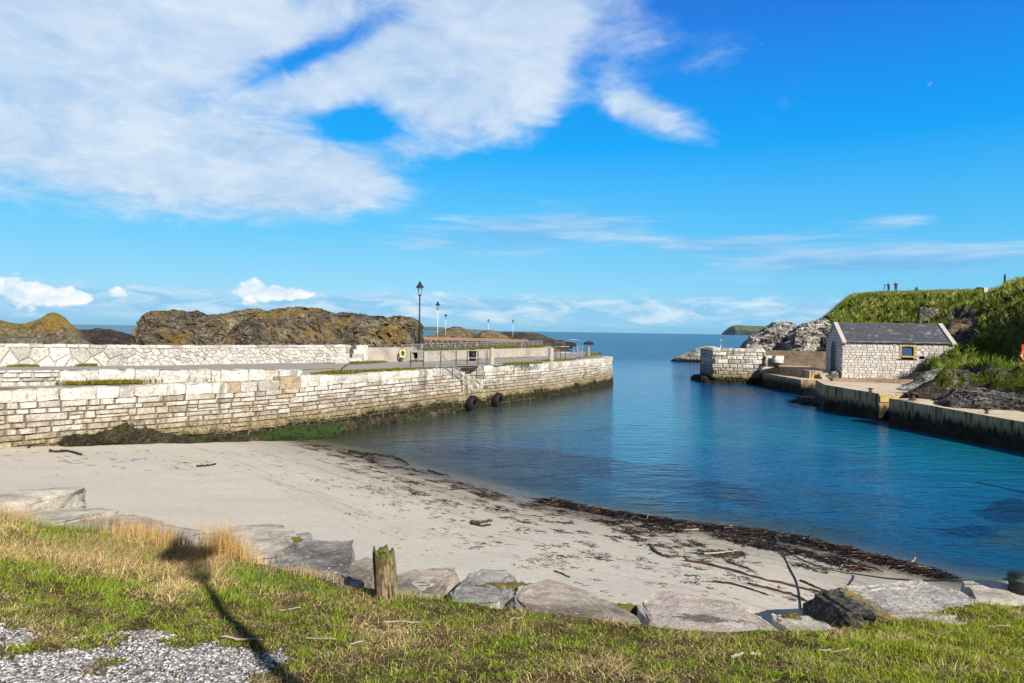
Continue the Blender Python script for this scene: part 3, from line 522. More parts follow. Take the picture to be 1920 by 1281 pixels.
for a_, b_ in zip(np.array(_q[:-1]), np.array(_q[1:])):
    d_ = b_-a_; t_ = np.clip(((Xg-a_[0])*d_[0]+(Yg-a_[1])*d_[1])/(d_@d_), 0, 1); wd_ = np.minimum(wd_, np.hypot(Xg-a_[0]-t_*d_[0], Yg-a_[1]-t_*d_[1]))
WB = np.exp(-(wd_/np.interp(Yg, [24, 30, 45, 58], [6.0, 6.5, 4.0, 2.0]))**2)*.85*(Yg < 62)  # olive wall reflection and weedy bed, both put into the water colour
for px, py, rx, ry in ((1075, 637, 16, 1.6), (1120, 640, 22, 1.2), (1262, 672, 10, 1.2), (1060, 643, 8, 1)):
    ppx = 960+1280*Xg/np.maximum(Yg, 1); ppy = 620.8+(ppx-960)*.0155+1280*4.5/np.maximum(Yg, 1); FO = np.maximum(FO, .75*np.exp(-((ppx-px)/rx)**2-((ppy-py)/ry)**2))
tag(link("sea_water", mesh_np("sea_water", np.stack([Xg, Yg, 0*Xg], -1).reshape(-1, 3), [grid_faces(len(xs), len(ys))], True, attrs={'depth': np.where(Dg > 0, 0, np.maximum(dep, 0)), 'open': opn, 'kelp': K, 'foam': FO, 'bed_reflection': WB}), m_water), kind='structure')
# ================================================================== LEFT: quay, road, walls
rng = np.random.RandomState(3)
QP = Path([(-21.0, 14.3), (-15.4, 20.5), (-8.7, 27.9), (-3.75, 36.5), (2.5, 46.2), (8.0, 57.2), (8.75, 59.6), (8.5, 61.6), (6.6, 63.2), (0, 63.5)])
sQ = QP.at_px
S560, SREC0, SREC1 = sQ(556), sQ(868), sQ(908)
zq = lambda s: float(np.interp(s, [sQ(2), sQ(480), sQ(540), S560, sQ(900), sQ(1120)], [2.46, 2.36, 2.40, 2.42, 2.42, 2.36]))
def skip_rec(m_, z, a, b, p, q): return SREC0-.1 < m_ < SREC1+.1 and q > .95
BAT = .06
mb = masonry(MB(), QP, lambda s: -.9, lambda s: zq(s)-.36, (.15, .38), (.22, .95), rng, .010, .075, skip_rec, batter=BAT)
quay = mb.build("quay_wall", m_quay); tag(quay, "long harbour quay wall of pale weathered stone blocks, weed covered at its foot", "quay wall")
mb = MB(); wall_body(mb, QP, lambda s: -1.2, lambda s: zq(s)-.36, .55, 70, -.015, BAT, 0, SREC0); wall_body(mb, QP, lambda s: -1.2, lambda s: zq(s)-.36, .55, 60, -.015, BAT, SREC1, QP.L)
wall_body(mb, QP, lambda s: -1.2, lambda s: .93, .95, 8, -.015, BAT, SREC0, SREC1); mb.build("wall_core", m_mortar, quay)
mb = MB(); s = 0
while s < QP.L-1.5:                                              # coping blocks
    l = rng.uniform(.45, 1.05); m_ = s+l/2
    if not (SREC0-.05 < m_ < SREC1+.3):
        x, y = QP.xy(m_); nx, ny = QP.nrm(m_); h = rng.uniform(.36, .39)+(.08 if S560-.6 < m_ < S560+1.6 else 0); w = .6
        mb.rough((x-nx*(w/2-.06), y-ny*(w/2-.06), zq(m_)-.36+h/2-.01), (l-.02, w, h), math.atan2(nx, -ny), rng, .10, .024, 4)
    s += l
mb.build("coping", m_quay, quay)
# recess with landing and steps
a0, a1 = QP.xy(SREC0), QP.xy(SREC1); n0 = QP.nrm((SREC0+SREC1)/2); rec = Path([(a0[0]-n0[0]*.95, a0[1]-n0[1]*.95), (a1[0]-n0[0]*.95, a1[1]-n0[1]*.95)])
mb = MB(); masonry(mb, rec, lambda s: .9, lambda s: 2.36, (.15, .28), (.25, .6), rng, .012, .03); rs = Path([(a1[0]-n0[0]*.95, a1[1]-n0[1]*.95), (a1[0], a1[1])]); masonry(mb, rs, lambda s: .9, lambda s: 2.36, (.2, .3), (.3, .6), rng, .012, .03, off=.02)
wall_body(mb, rec, lambda s: .6, lambda s: 2.36, .3, 4, -.02); mb.build("recess_wall", m_quay, quay)
mb = MB(); tv = np.array([a1[0]-a0[0], a1[1]-a0[1]]); Lr = np.hypot(*tv); tv /= Lr; rzr = math.atan2(tv[1], tv[0])
for k in range(5): c_ = np.array(a0)+tv*(.15+.26*k)-np.array(n0)*.5; mb.rough((*c_, .93+.12*(5-k)), (.30, .86, .25*(5-k)), rzr, rng, .06, .02)
for k in range(3): c_ = np.array(a1)-tv*(.2+.25*k)-np.array(n0)*.42; mb.rough((*c_, .95+.11*(3-k)), (.34, .8, .24*(3-k)), rzr, rng, .12, .04)
mb.build("step", m_quay, quay)
# weed-covered rock foot at the sand
def lumps(name, specs, mat, label, cat, seed, sub=4, parent=None, rough=.35, group=None, fr=1.3):
    """a craggy rock: several overlapping noise-displaced lumps joined in one mesh; spec = (x,y,z,rx,ry,rz[,rot])"""
    r_ = np.random.RandomState(seed); mb = MB(); b = bmesh.new(); bmesh.ops.create_icosphere(b, subdivisions=sub, radius=1); t = np.array([v.co[:] for v in b.verts]); f = [[v.index for v in q.verts] for q in b.faces]; b.free()
    for sp in specs:
        R_ = np.array(sp[3:6]); o = r_.uniform(0, 50, 3); P = t*R_; sc_ = fr/R_.mean()
        d = .55*fbm(P*sc_+o, 4)+.45*(ridged(P*sc_*1.7+o, 4)-.3); q = t*(1+rough*d)[:, None]*R_
        a = sp[6] if len(sp) > 6 else 0; cs, sn = math.cos(a), math.sin(a); q = np.stack([q[:, 0]*cs-q[:, 1]*sn, q[:, 0]*sn+q[:, 1]*cs, q[:, 2]], 1); mb.add(q+np.array(sp[:3]), f)
    o = mb.build(name, mat, parent, smooth=False); 
    if label: tag(o, label, cat, group)
    return o
xw = lambda px, off=0.1: tuple(np.array(QP.xy(sQ(px)))+np.array(QP.nrm(sQ(px)))*off)
m_weedrock = rock_mat("weedy_rock", (.010, .010, .007), (.045, .038, .026), (.16, .135, .10), 2.4, lichen=(.05, .06, .010), lich=.5, bd=.1)
lumps("weedy_rock", [(*xw(215, .05), .76, .75, .30, .27, .8), (*xw(176, .1), .72, .7, .26, .2, .8), (*xw(140, .05), .75, .5, .3, .2, .8), (*xw(262, .1), .55, .7, .3, .36, .8), (*xw(305, .05), .35, .9, .3, .36, .8), (*xw(232, .1), .80, .32, .26, .38, .8)], m_weedrock, "dark weedy rock bulging from the foot of the quay wall at the sand", "rock", 5, 5, rough=.62, fr=1.9)
lumps("weedy_rock", [(*xw(px, .12), z, rx, .38, rz, .85) for px, z, rx, rz in ((350, .2, 1.1, .30), (400, .15, 1.0, .30), (450, .08, 1.1, .28), (505, .0, .9, .28))], m_weedrock, "low black weed ledge between the weedy rock and the water's edge", "rock", 6, 5, rough=.6, fr=1.9)
m_algae = plain("green_algae", (.030, .060, .008), .75, .6, 9, bs=1, bd=.06, c2=(.014, .016, .008), patch=.5)
lumps("algae_ledge", [(*xw(540, .30), .08, 1.0, .45, .42, .95), (*xw(590, .24), .0, 1.2, .42, .45, 1.0), (*xw(505, .3), .12, .6, .35, .3, .9)], m_algae, "green algae covered ledge at the wall foot where sand meets water", "rock", 8, 5, rough=.45, fr=1.9)
lumps("weedy_rock", [(*xw(px, .1), z, 1.2, .35, .38, 1.0) for px, z in ((640, .02), (690, .0), (740, -.02), (790, -.05), (835, -.05))], m_weedrock, "narrow shelf of brown weed along the waterline left of the tyres", "rock", 9, 5, rough=.6, fr=1.9)
# ground behind the quay
qe = [np.array(QP.xy(s))-np.array(QP.nrm(s))*.3 for s in np.linspace(0, QP.L-.1, 60)]
mb = MB(); mb.poly([(p[0], p[1], 2.36) for p in qe]+[(-8, 66, 2.36), (-40, 60, 2.38), (-55, 20, 2.38)]); tag(mb.build("quay_ground", m_verge, tri=True), kind='structure')
KP = Path([(-24.5, 14.2), on(0, 722, 2.42)[:2], on(300, 715, 2.42)[:2], on(535, 709.5, 2.42)[:2], on(640, 697, 2.42)[:2]])
zr = lambda px: float(np.interp(px, [-200, 0, 300, 530, 660, 760, 900], [2.95, 2.92, 2.86, 2.76, 2.58, 2.45, 2.43]))
WP = Path([on(-160, 690, 2.92)[:2], on(0, 687, 2.92)[:2], on(300, 684.5, 2.86)[:2], on(655, 681, 2.58)[:2]])
kx = lambda P_, s: 960+1280*P_.xy(s)[0]/P_.xy(s)[1]
# kerb stones holding the road
mb = MB(); zk = lambda s: zr(kx(KP, s))
masonry(mb, KP, lambda s: 2.34, lambda s: max(zk(s), 2.45), (.10, .2), (.22, .6), rng, .008, .08, s0=0, s1=KP.at_px(112), split=.4); s = KP.at_px(112)
while s < KP.at_px(560):
    l = rng.choice([.18, .35, .5, .65, .8, 1.0], p=[.14, .16, .2, .2, .2, .1]); m_ = s+l/2; x, y = KP.xy(m_); nx, ny = KP.nrm(m_); h = zk(m_)-2.36
    if h > .12: mb.rough((x-nx*.18, y-ny*.18, 2.35+h*.5-.02*rng.random()), (l-.01, .5, h*rng.uniform(.96, 1.02)+.02), math.atan2(nx, -ny)+rng.uniform(-.03, .03), rng, .12, .028, 4)
    s += l
kerb = mb.build("kerb_wall", m_kerb); tag(kerb, "low row of big white stones holding up the road edge above the quay wall", "kerb wall")
mb = MB(); wall_body(mb, KP, lambda s: 2.2, lambda s: max(zk(s)-.03, 2.22), .4, 40, -.03); mb.build("wall_core", m_mortar_pale, kerb)
# road sheet
rows = []
for px in np.r_[np.linspace(-170, 655, 26)]:
    k = np.array(KP.xy(KP.at_px(px) if px < 640 else KP.L)); w = np.array(WP.xy(WP.at_px(px))); rows.append((k, w, zr(px)))
V = []; 
for k, w, z in rows:
    for t in (0.02, .35, .7, 1.03): p = k+(w-k)*t; V.append((p[0], p[1], z-.015+.03*math.sin(math.pi*t)))
mb = MB(); mb.add(V, grid_faces(len(rows), 4).tolist())
tag(mb.build("road", m_road, smooth=True), kind='structure')
deck = [on(560, 704, 2.40), on(640, 697.5, 2.42), on(750, 690, 2.42), on(830, 689, 2.42), on(860, 687, 2.42), on(930, 686, 2.42), on(1015, 680, 2.42), on(1060, 674, 2.42), on(1110, 667.5, 2.40)]
back = [on(1118, 663, 2.40), on(1040, 658, 2.42), on(1025, 667, 2.42), on(900, 672, 2.42), on(800, 678, 2.42), on(755, 676, 2.42), on(675, 679.5, 2.46), on(652, 681.5, 2.56)]
mb = MB(); mb.poly([(p[0], p[1], 2.425 if i < 15 else 2.5) for i, p in enumerate(deck+back)]); tag(mb.build("pier_deck", m_road, tri=True), kind='structure')
# white rubble wall
zw = lambda s: zr(kx(WP, s)); zt = lambda s: float(np.interp(kx(WP, s), [-170, 0, 655], [3.74, 3.73, 3.58]))
mb = MB(); sA, sB = 0, WP.L; sm = WP.at_px(230)
rubble(mb, WP, lambda s: zw(s)-.04, lambda s: zt(s)-.1, .30, rng, .008, .05, s0=0, s1=sm, aspect=1.5); rubble(mb, WP, lambda s: zw(s)-.04, lambda s: zt(s)-.1, .20, rng, .007, .045, s0=sm, s1=WP.L, aspect=1.25)
s = 0
while s < WP.L:
    l = rng.uniform(.35, .8); l = min(l, WP.L-s+.05); x, y = WP.xy(s+l/2); nx, ny = WP.nrm(s+l/2); mb.rough((x-nx*.18, y-ny*.18, zt(s)-.05), (l-.015, .5, .12), math.atan2(nx, -ny), rng, .08, .015); s += l
rw = mb.build("rubble_wall", m_rubble); tag(rw, "long wall of white irregular limestone rubble along the far side of the road", "rubble wall")
mb = MB(); wall_body(mb, WP, lambda s: 2.3, lambda s: zt(s)-.1, .42, 40, -.005); mb.build("wall_core", m_mortar_pale, rw)
# stone steps by the wall end
e = on(668, 680, 2.5); st = MB()
for k in range(4): st.rough((e[0]-.1+.05*k, e[1]+.35*k, 2.5+.12*(k+1)), (.75, .42, .26*(k+1)), .6, rng, .06, .02)
tag(st.build("stone_steps", m_kerb), "few pale stone steps between the white rubble wall and the concrete wall", "steps")
# concrete wall
CP = Path([on(674, 680, 2.46)[:2], on(720, 679, 2.46)[:2], on(760, 678, 2.46)[:2], on(776, 676.5, 2.46)[:2], on(786, 673.5, 2.46)[:2]])
mb = MB(); wall_body(mb, CP, lambda s: 2.3, lambda s: float(np.interp(s, [0, .4, CP.L-2.2, CP.L], [3.30, 3.36, 3.36, 2.95])), .35, 30, 0); tag(mb.build("concrete_wall", m_cwall), "pebbledash concrete wall behind the yellow lifebuoy, curving away at its end", "concrete wall")
LP = Path([on(792, 678.5, 2.42)[:2], on(860, 675, 2.42)[:2], on(930, 671.5, 2.42)[:2], on(1000, 668.5, 2.42)[:2], on(1026, 667.5, 2.42)[:2], on(1032, 664, 2.42)[:2]])
mb = MB(); wall_body(mb, LP, lambda s: 2.3, lambda s: float(np.interp(s, [0, 1, LP.L], [3.05, 3.08, 3.14])), .4, 40, 0); tag(mb.build("concrete_wall", m_cwall), "low concrete wall beside the pier road below the stone cages", "concrete wall")
# gabion row
GP = Path([at(752, 650, 44)[:2], at(800, 650, 47.5)[:2], at(880, 650, 52)[:2], at(940, 650, 55.5)[:2], at(985, 650, 59.5)[:2], at(1016, 650, 64)[:2]])
gab = empty("gabion_wall", (*GP.xy(GP.L/2), 3.0), "row of grey wire cages packed with stones above the low concrete wall", "gabion wall")
NB = 16; gl = GP.L/NB; gc = np.array([*GP.xy(GP.L/2), 3.0])
for k in range(NB):
    m_ = (k+.5)*gl; x, y = GP.xy(m_); nx, ny = GP.nrm(m_); rz = math.atan2(nx, -ny); zt_ = float(np.interp(m_, [0, GP.L*.3, GP.L], [3.45, 3.52, 3.60])); zb = 2.75
    q = MB().rough((x-nx*.4-gc[0], y-ny*.4-gc[1], (zt_+zb)/2-gc[2]), (gl-.03, .8, zt_-zb), rz, rng, .05, .035, 6).build("gabion_basket", m_gab, gab)
    w = MB(); tx, ty = -ny, nx
    for s_ in (-.5, -.25, 0, .25, .5):
        p = np.array([x+tx*gl*s_*.98+nx*.035-gc[0], y+ty*gl*s_*.98+ny*.035-gc[1]]); r_ = .024 if abs(s_) == .5 else .006; w.tube([(*p, zb-gc[2]), (*p, zt_+.02-gc[2])], r_, 4)
    for zz_ in np.linspace(zb+.05, zt_+.02, 5):
        a = np.array([x-tx*gl*.5+nx*.035, y-ty*gl*.5+ny*.035])-gc[:2]; b = np.array([x+tx*gl*.5+nx*.035, y+ty*gl*.5+ny*.035])-gc[:2]; w.tube([(*a, zz_-gc[2]), (*b, zz_-gc[2])], .02 if zz_ > zt_ else .006, 4)
    w.build("wire_frame", m_wire, q)
for a_, b_ in (((-1, .0), (2, 0)),): pass
# earth bank under the gabions
mb = MB(); n = 30; V = []
for i in range(n):
    s_ = GP.L*i/(n-1); x, y = GP.xy(s_); nx, ny = GP.nrm(s_); l = LP.xy(LP.L*min(1, i/(n-1))); V += [(l[0]-.25, l[1]+.3, 3.0), (x+nx*.1, y+ny*.1, 3.02), (x-nx*1.5, y-ny*1.5, 3.0)]
mb.add(V, grid_faces(n, 3).tolist()); tag(mb.build("earth_bank", m_verge, smooth=True), kind='structure')
# far sea wall
FP = Path([at(780, 632, 66)[:2], at(850, 632, 68)[:2], at(930, 632, 70)[:2], at(990, 632, 73)[:2]])
zf = lambda s: float(np.interp(s, [0, FP.L], [3.82, 3.60]))
mb = MB(); wall_body(mb, FP, lambda s: 3.0, lambda s: zf(s)-.28, .6, 30, -.03); sw = mb.build("sea_wall", m_mortar); tag(sw, "far sea wall of reddish rubble with a flat brown top, behind the stone cages", "sea wall")
mb = MB(); rubble(mb, FP, lambda s: 2.9, lambda s: zf(s)-.28, .42, rng, .03, .16, aspect=1.3); mb.build("rubble_face", rock_mat("red_rubble", (.03, .022, .018), (.13, .085, .065), (.32, .24, .19), 1.2, bd=.1), sw)
mb = MB(); wall_body(mb, FP, lambda s: zf(s)-.28, lambda s: zf(s), .8, 30, .06); mb.build("capping", m_redcap, sw)
# headland ground behind
xs = np.arange(-80, 22, 2.0); ys = np.arange(40, 150, 2.0); Xg, Yg = np.meshgrid(xs, ys, indexing='ij'); shore_x = np.interp(Yg, [40, 64, 70, 80, 110, 150], [-6, -2, 4, 7, 12, 14])
Zg = 2.25+.15*fb2(Xg, Yg, .15, 3)-2.9*sstep(Xg-shore_x, -5, 2)-2.6*sstep(Yg, 120, 146); tag(link("headland_ground", mesh_np("headland_ground", np.stack([Xg, Yg, Zg], -1).reshape(-1, 3), [grid_faces(len(xs), len(ys))], True), m_dark), kind='structure')
# ------------------------------------------------------------------ outcrops: profiles measured on the photograph, built with their own depth
def ridge(name, prof, D, W, zb, mat, label, cat, seed, amp=.5, fr=.35, pw=.55, n=(150, 60), dD=0.0, strat=.0, extra=()):
    mb = MB()
    for pr, D_, W_, z_ in [(prof, D, W, zb)]+list(extra):
        pr = np.array(pr, float); u = np.linspace(pr[0, 0], pr[-1, 0], n[0]); yt = np.interp(u, pr[:, 0], pr[:, 1]); k = np.array([1, 2, 3, 2, 1])/9; yt[2:-2] = np.convolve(yt, k, 'valid'); T = np.array([at(a, b, D_+dD*(a-pr[0, 0])/(pr[-1, 0]-pr[0, 0])) for a, b in zip(u, yt)]); v = np.linspace(0, 1, n[1])
        hh = np.maximum(T[:, 2]-z_, .02); wl = W_*(.35+.65*np.minimum(1, hh/hh.max())); cr = np.sin(np.pi*v)**pw
        Y = T[:, 1][:, None]-.5*wl[:, None]*np.cos(np.pi*v); X = (T[:, 0]/T[:, 1])[:, None]*Y          # the flanks run along the sight lines so the outline keeps its true bearing
        Z = z_+hh[:, None]*cr[None]-.25
        o = seed*7.3; P = np.stack([X, Y, Z], -1).reshape(-1, 3); q = P*np.array([1, 1, 1+strat*2])
        d1 = np.stack([fbm(q*fr+o+i*19, 5, .55) for i in range(3)], 1)*amp; d2 = (ridged(q*fr*3.2+o, 4)-.35)*amp*.55
        P = P+d1*np.array([1, 1, .5])*(.6+.0*d1)+np.stack([0*d2, -d2, d2*.35], 1); mb.add(P, grid_faces(n[0], n[1]).tolist())
    return tag(mb.build(name, mat, smooth=False), label, cat)
ridge("lichen_crag", [(-90, 606), (-40, 592), (0, 594), (22, 599), (48, 602), (72, 592), (92, 582), (104, 580), (116, 585), (128, 597), (142, 610), (158, 625), (172, 646)], 46, 8, 2.0, m_cone, "pointed crag with yellow lichen and grass at the far left behind the rubble wall", "crag", 1, .28, .6, .6,
      extra=[([(-120, 650), (-60, 612), (10, 618), (60, 622), (110, 618), (150, 626), (200, 648)], 43.5, 4, 2.0)])
ridge("low_rock", [(120, 626), (145, 614), (185, 611), (210, 615), (235, 621), (258, 628), (285, 645)], 58, 7, 2.0, m_dark, "low dark rock between the pointed crag and the long outcrop", "rock", 2, .4, .5, .6, extra=[([(130, 650), (170, 632), (220, 634), (262, 650)], 53, 3, 2.0)])
ridge("rock_outcrop", [(256, 640), (259, 606), (264, 590), (280, 580), (300, 577), (330, 581), (370, 584), (425, 586), (450, 579), (470, 577), (490, 581), (505, 583), (525, 576), (560, 573), (598, 575), (622, 582), (680, 585), (715, 591), (735, 593), (750, 590), (768, 589), (781, 592), (787, 604), (790, 628), (793, 642)], 57, 9, 2.0, m_outcrop,
      "long dark rock outcrop with grassy top behind the white rubble wall", "rock outcrop", 3, .95, .40, .5, (340, 110), 4,
      extra=[([(395, 652), (420, 632), (448, 604), (470, 591), (490, 594), (512, 612), (545, 636), (560, 650)], 49, 6, 2.0), ([(480, 652), (505, 610), (535, 596), (570, 591), (600, 600), (625, 622), (650, 650)], 51, 6, 2.0), ([(600, 655), (625, 632), (680, 622), (720, 628), (760, 636), (785, 655)], 48.5, 5, 2.0), ([(690, 650), (715, 612), (745, 602), (775, 618), (792, 650)], 52, 5, 2.0), ([(262, 650), (275, 612), (320, 606), (360, 620), (400, 648)], 49.5, 5, 2.0)])
ridge("shore_rock", [(790, 640), (800, 630), (818, 624), (835, 616), (850, 611.5), (866, 613), (880, 618), (893, 621), (905, 632), (912, 642)], 135, 14, .5, m_brown, "brown rounded shore rock behind the second and third street lamps", "rock", 4, .9, .2, .6)
ridge("shore_rock", [(880, 640), (890, 625), (905, 618.5), (920, 617), (935, 622), (950, 630), (962, 641)], 125, 12, .5, m_brown, "brown domed shore rock behind the fourth street lamp", "rock", 5, .8, .22, .6)
ridge("shore_rock", [(915, 640), (928, 623), (955, 622), (985, 622.5), (1005, 624), (1022, 629), (1036, 634), (1050, 638.5), (1060, 641)], 165, 16, -.3, m_dark, "long black reef running out to sea beyond the fifth street lamp", "reef", 6, .9, .2, .6)
ridge("shore_rock", [(1036, 641), (1044, 637), (1052, 635.5), (1060, 639), (1072, 640), (1080, 642)], 200, 6, -.6, m_dark, "small black rock at the seaward tip of the long reef", "rock", 7, .4, .4, .6, (60, 24))
ridge("skerry", [(1094, 643), (1098, 639.5), (1104, 638), (1110, 640), (1114, 643)], 255, 5, -.6, m_dark, "tiny black skerry standing alone in the open sea", "rock", 8, .3, .5, .6, (40, 20))
ridge("shore_rock", [(1012, 660), (1018, 640), (1030, 639), (1040, 646), (1052, 652), (1062, 657), (1072, 662)], 72, 6, .2, m_brown, "brown rock hugging the end of the stone cages beside the pier", "rock", 9, .5, .4, .6, (80, 40))
# ------------------------------------------------------------------ street lamps
def lamp(x, y, z, H, label, pole_mat, sc_=1.0, group="street lamps on the pier"):
    t = empty("street_lamp", (x, y, z), label, "street lamp", 0, group)
    hb = 1.05*sc_
    MB().lathe([(.16*sc_, 0), (.16*sc_, .06), (.125*sc_, .1), (.115*sc_, hb*.85), (.14*sc_, hb*.9), (.14*sc_, hb), (.07*sc_, hb+.1*sc_)], n=14).build("base", m_iron, t, True)
    zl = H-1.02*sc_
    MB().lathe([(.062*sc_, hb), (.055*sc_, zl*.6), (.045*sc_, zl)], n=10).build("pole", pole_mat, t, True)
    f = MB(); f.lathe([(.05*sc_, zl), (.11*sc_, zl+.03), (.11*sc_, zl+.06), (.09*sc_, zl+.09)], n=10)
    b0, b1 = zl+.07*sc_, zl+.58*sc_
    for k in range(4):
        q = math.pi/4+k*math.pi/2; f.tube([(.10*sc_*math.cos(q), .10*sc_*math.sin(q), b0), (.19*sc_*math.cos(q), .19*sc_*math.sin(q), b1)], .016*sc_, 5)
    f.build("lantern_frame", m_iron, t)
    MB().lathe([(.085*sc_, b0), (.165*sc_, b1)], n=4).build("lantern_glass", m_glass, t)
    MB().lathe([(.30*sc_, b1-.01), (.27*sc_, b1+.03), (.16*sc_, b1+.17*sc_), (.10*sc_, b1+.2*sc_), (.10*sc_, b1+.26*sc_), (.14*sc_, b1+.28*sc_), (.05*sc_, b1+.36*sc_), (.03*sc_, b1+.39*sc_), (.045*sc_, b1+.42*sc_), (.0, b1+.46*sc_)], n=12).build("lantern_cap", m_iron, t, True)
    return t
for px, top, D, zb_, lab, pm in ((787.5, 527, 47, 2.42, "tallest street lamp, dark pole at the end of the concrete wall by the railing", m_iron), (821, 565, 80, 2.4, "pale street lamp, second tallest, behind the sea wall", m_palepost), (836, 588, 105, 2.4, "pale street lamp in front of the brown rounded shore rock", m_palepost), (916, 598, 126, 2.2, "distant street lamp in front of the domed rock, fourth from the left", m_palepost), (962, 599, 132, 2.2, "most distant street lamp, standing before the black reef", m_palepost)):
    p = at(px, top, D); lamp(p[0], p[1], zb_, p[2]-zb_, lab, pm, (p[2]-zb_)/5.35)
# a lamp of the same kind behind the viewer: only its shadow falls into the picture
L_ = 11.6; bx, by = -4.43+math.sin(SUN_AZ)*L_, 9.3-math.cos(SUN_AZ)*L_; lamp(bx, by, 2.85, 1.42+L_*math.tan(SUN_EL)+.45-2.85, "street lamp behind the viewer whose long shadow lies across the grass", m_iron, 1.25)
# ------------------------------------------------------------------ railings and posts
def railing(name, pts, h, label, pm, rm, mid=True, group=None, ends=0.3):
    P = np.array(pts); o = P[0]; t = empty(name, o, label, "railing", 0, group)
    for q in P: MB().tube([q-o+(0, 0, -.1), q-o+(0, 0, h)], .032, 6).build("post", pm, t)
    d0 = (P[1]-P[0]); d0 = d0/np.linalg.norm(d0)*ends; d1 = (P[-1]-P[-2]); d1 = d1/np.linalg.norm(d1)*ends; path = np.concatenate([[P[0]-d0], P, [P[-1]+d1]])-o
    for z in ((h, h*.5) if mid else (h,)): MB().tube(path+(0, 0, z), .022, 6).build("rail", rm, t)
    return t
railing("railing", [on(px, py, 2.42) for px, py in ((770, 688.5), (794, 688), (826, 687), (855, 686), (876, 685.3), (896, 685), (913, 684))], .88, "rusty post railing with pale rails along the quay edge by the bin", m_rust, m_galv)
railing("railing", [on(px, py, 2.42) for px, py in ((1042, 674), (1051, 673), (1060, 673))], .95, "short rusty railing beside the middle pier post", m_rust, m_galv, ends=.35)
railing("railing", [on(px, py, 2.40) for px, py in ((1076, 672), (1091, 669.5))], .88, "galvanised railing near the pier end above the ladder", m_galv, m_galv, ends=.55)
a = np.array([*xw(817, .1), 2.40]); b = np.array([*xw(877, .12), .98]); t = empty("handrail", a, "slim grey handrail slanting down the quay wall to the landing by the tyres", "handrail")
for q, h in ((a, .92), (a+(b-a)*.5, .86), (b, .9)): MB().tube([q-a+(0, 0, -.05), q-a+(0, 0, h)], .024, 6).build("post", m_galv, t)
for h in (.9, .45): MB().tube([(0, 0, h), b-a+(0, 0, h)], .020, 6).build("rail", m_galv, t)
a = np.array([*xw(1083, .05), 2.42]); b = np.array([*xw(1094, .14), 1.2]); t = empty("ladder", a, "grey iron ladder rails bent over the quay edge near the pier end", "ladder")
tv = np.array([*(np.array(QP.xy(sQ(1094)))-np.array(QP.xy(sQ(1083)))), 0]); tv /= np.linalg.norm(tv)
for o_ in (0, .75): MB().tube([tv*o_+(0, 0, -.1), tv*o_+(0, 0, .85), tv*o_+(b-a)*.5+(0, 0, .55), tv*o_+(b-a)], .028, 6).build("rail", m_galv, t)
for k in range(4): q = (b-a)*(.4+.19*k); MB().tube([q, q+tv*.75], .018, 5).build("rung", m_galv, t)
def pillar(px, py, top, w, mat, label, taper=.9):
    p = on(px, py, 2.40); H = (py-top)*p[1]/1280; mb = MB(); mb.lathe([(w*.5, -.1), (w*.5, .1), (w*.48, H*.5), (w*.5*taper, H*.93), (w*.42*taper, H), (w*.2, H+.02)], n=10); o = mb.build("mooring_post", mat); o.location = tuple(p); return tag(o, label, "mooring post", "stout posts along the pier edge")
pillar(922, 684, 653, .30, m_pillar, "grey weathered mooring post at the right end of the rusty railing"); pillar(1033, 678, 652, .34, m_pillar, "stout grey mooring post in the middle of the pier edge"); pillar(1103, 668, 650.5, .30, plain("brown_timber", (.30, .24, .17), .9, .35, 9), "brown mooring post nearest the pier end")
# bin
p = on(886, 677, 2.42); t = empty("litter_bin", p, "black round litter bin in front of the low concrete wall", "bin")
MB().lathe([(.22, 0), (.235, .03), (.25, .35), (.25, .36), (.262, .37), (.262, .43), (.25, .44), (.255, .62)], n=20).build("body", m_bin, t, True); MB().lathe([(.265, .62), (.275, .64), (.275, .70), (.20, .76), (.0, .78)], n=20).build("lid", m_bin, t, True)
# yellow lifebuoy on a stand
p = on(755, 680, 2.42); t = empty("lifebuoy_stand", p, "yellow ring lifebuoy on a thin stand before the concrete wall", "lifebuoy")
MB().tube([(0, 0, -.05), (0, 0, .95)], .022, 6).build("post", m_iron, t); MB().box((0, -.01, .58), (.20, .04, .42), 0, .01).build("back_panel", m_teal, t); hk = MB().box((0, -.02, .24), (.16, .06, .1)).build("bracket", m_teal, t)
def ring(R_, r, axis=(0, -1, 0), a0=0, a1=2*math.pi, n=28, m=10, closed=True):
    v = []
    for i in range(n if closed else n+1):
        q = a0+(a1-a0)*i/n
        for k in range(m): w = 2*math.pi*k/m; v.append(((R_+r*math.cos(w))*math.cos(q), r*math.sin(w), (R_+r*math.cos(w))*math.sin(q)))
    N_ = n if closed else n+1; f = [[i*m+k, i*m+(k+1) % m, ((i+1) % N_)*m+(k+1) % m, ((i+1) % N_)*m+k] for i in range(n) for k in range(m)]
    return np.array(v), f
v, f = ring(.205, .065); rg = MB().add(v*(.8, 1, 1.1)+(0, -.09, .56), f).build("ring", m_yellow, t, True)
for k in range(4): v, f = ring(.205, .069, a0=math.pi/4+k*math.pi/2-.15, a1=math.pi/4+k*math.pi/2+.15, n=4, closed=False); MB().add(v*(.8, 1, 1.1)+(0, -.09, .56), f).build("band", m_white, rg, True)
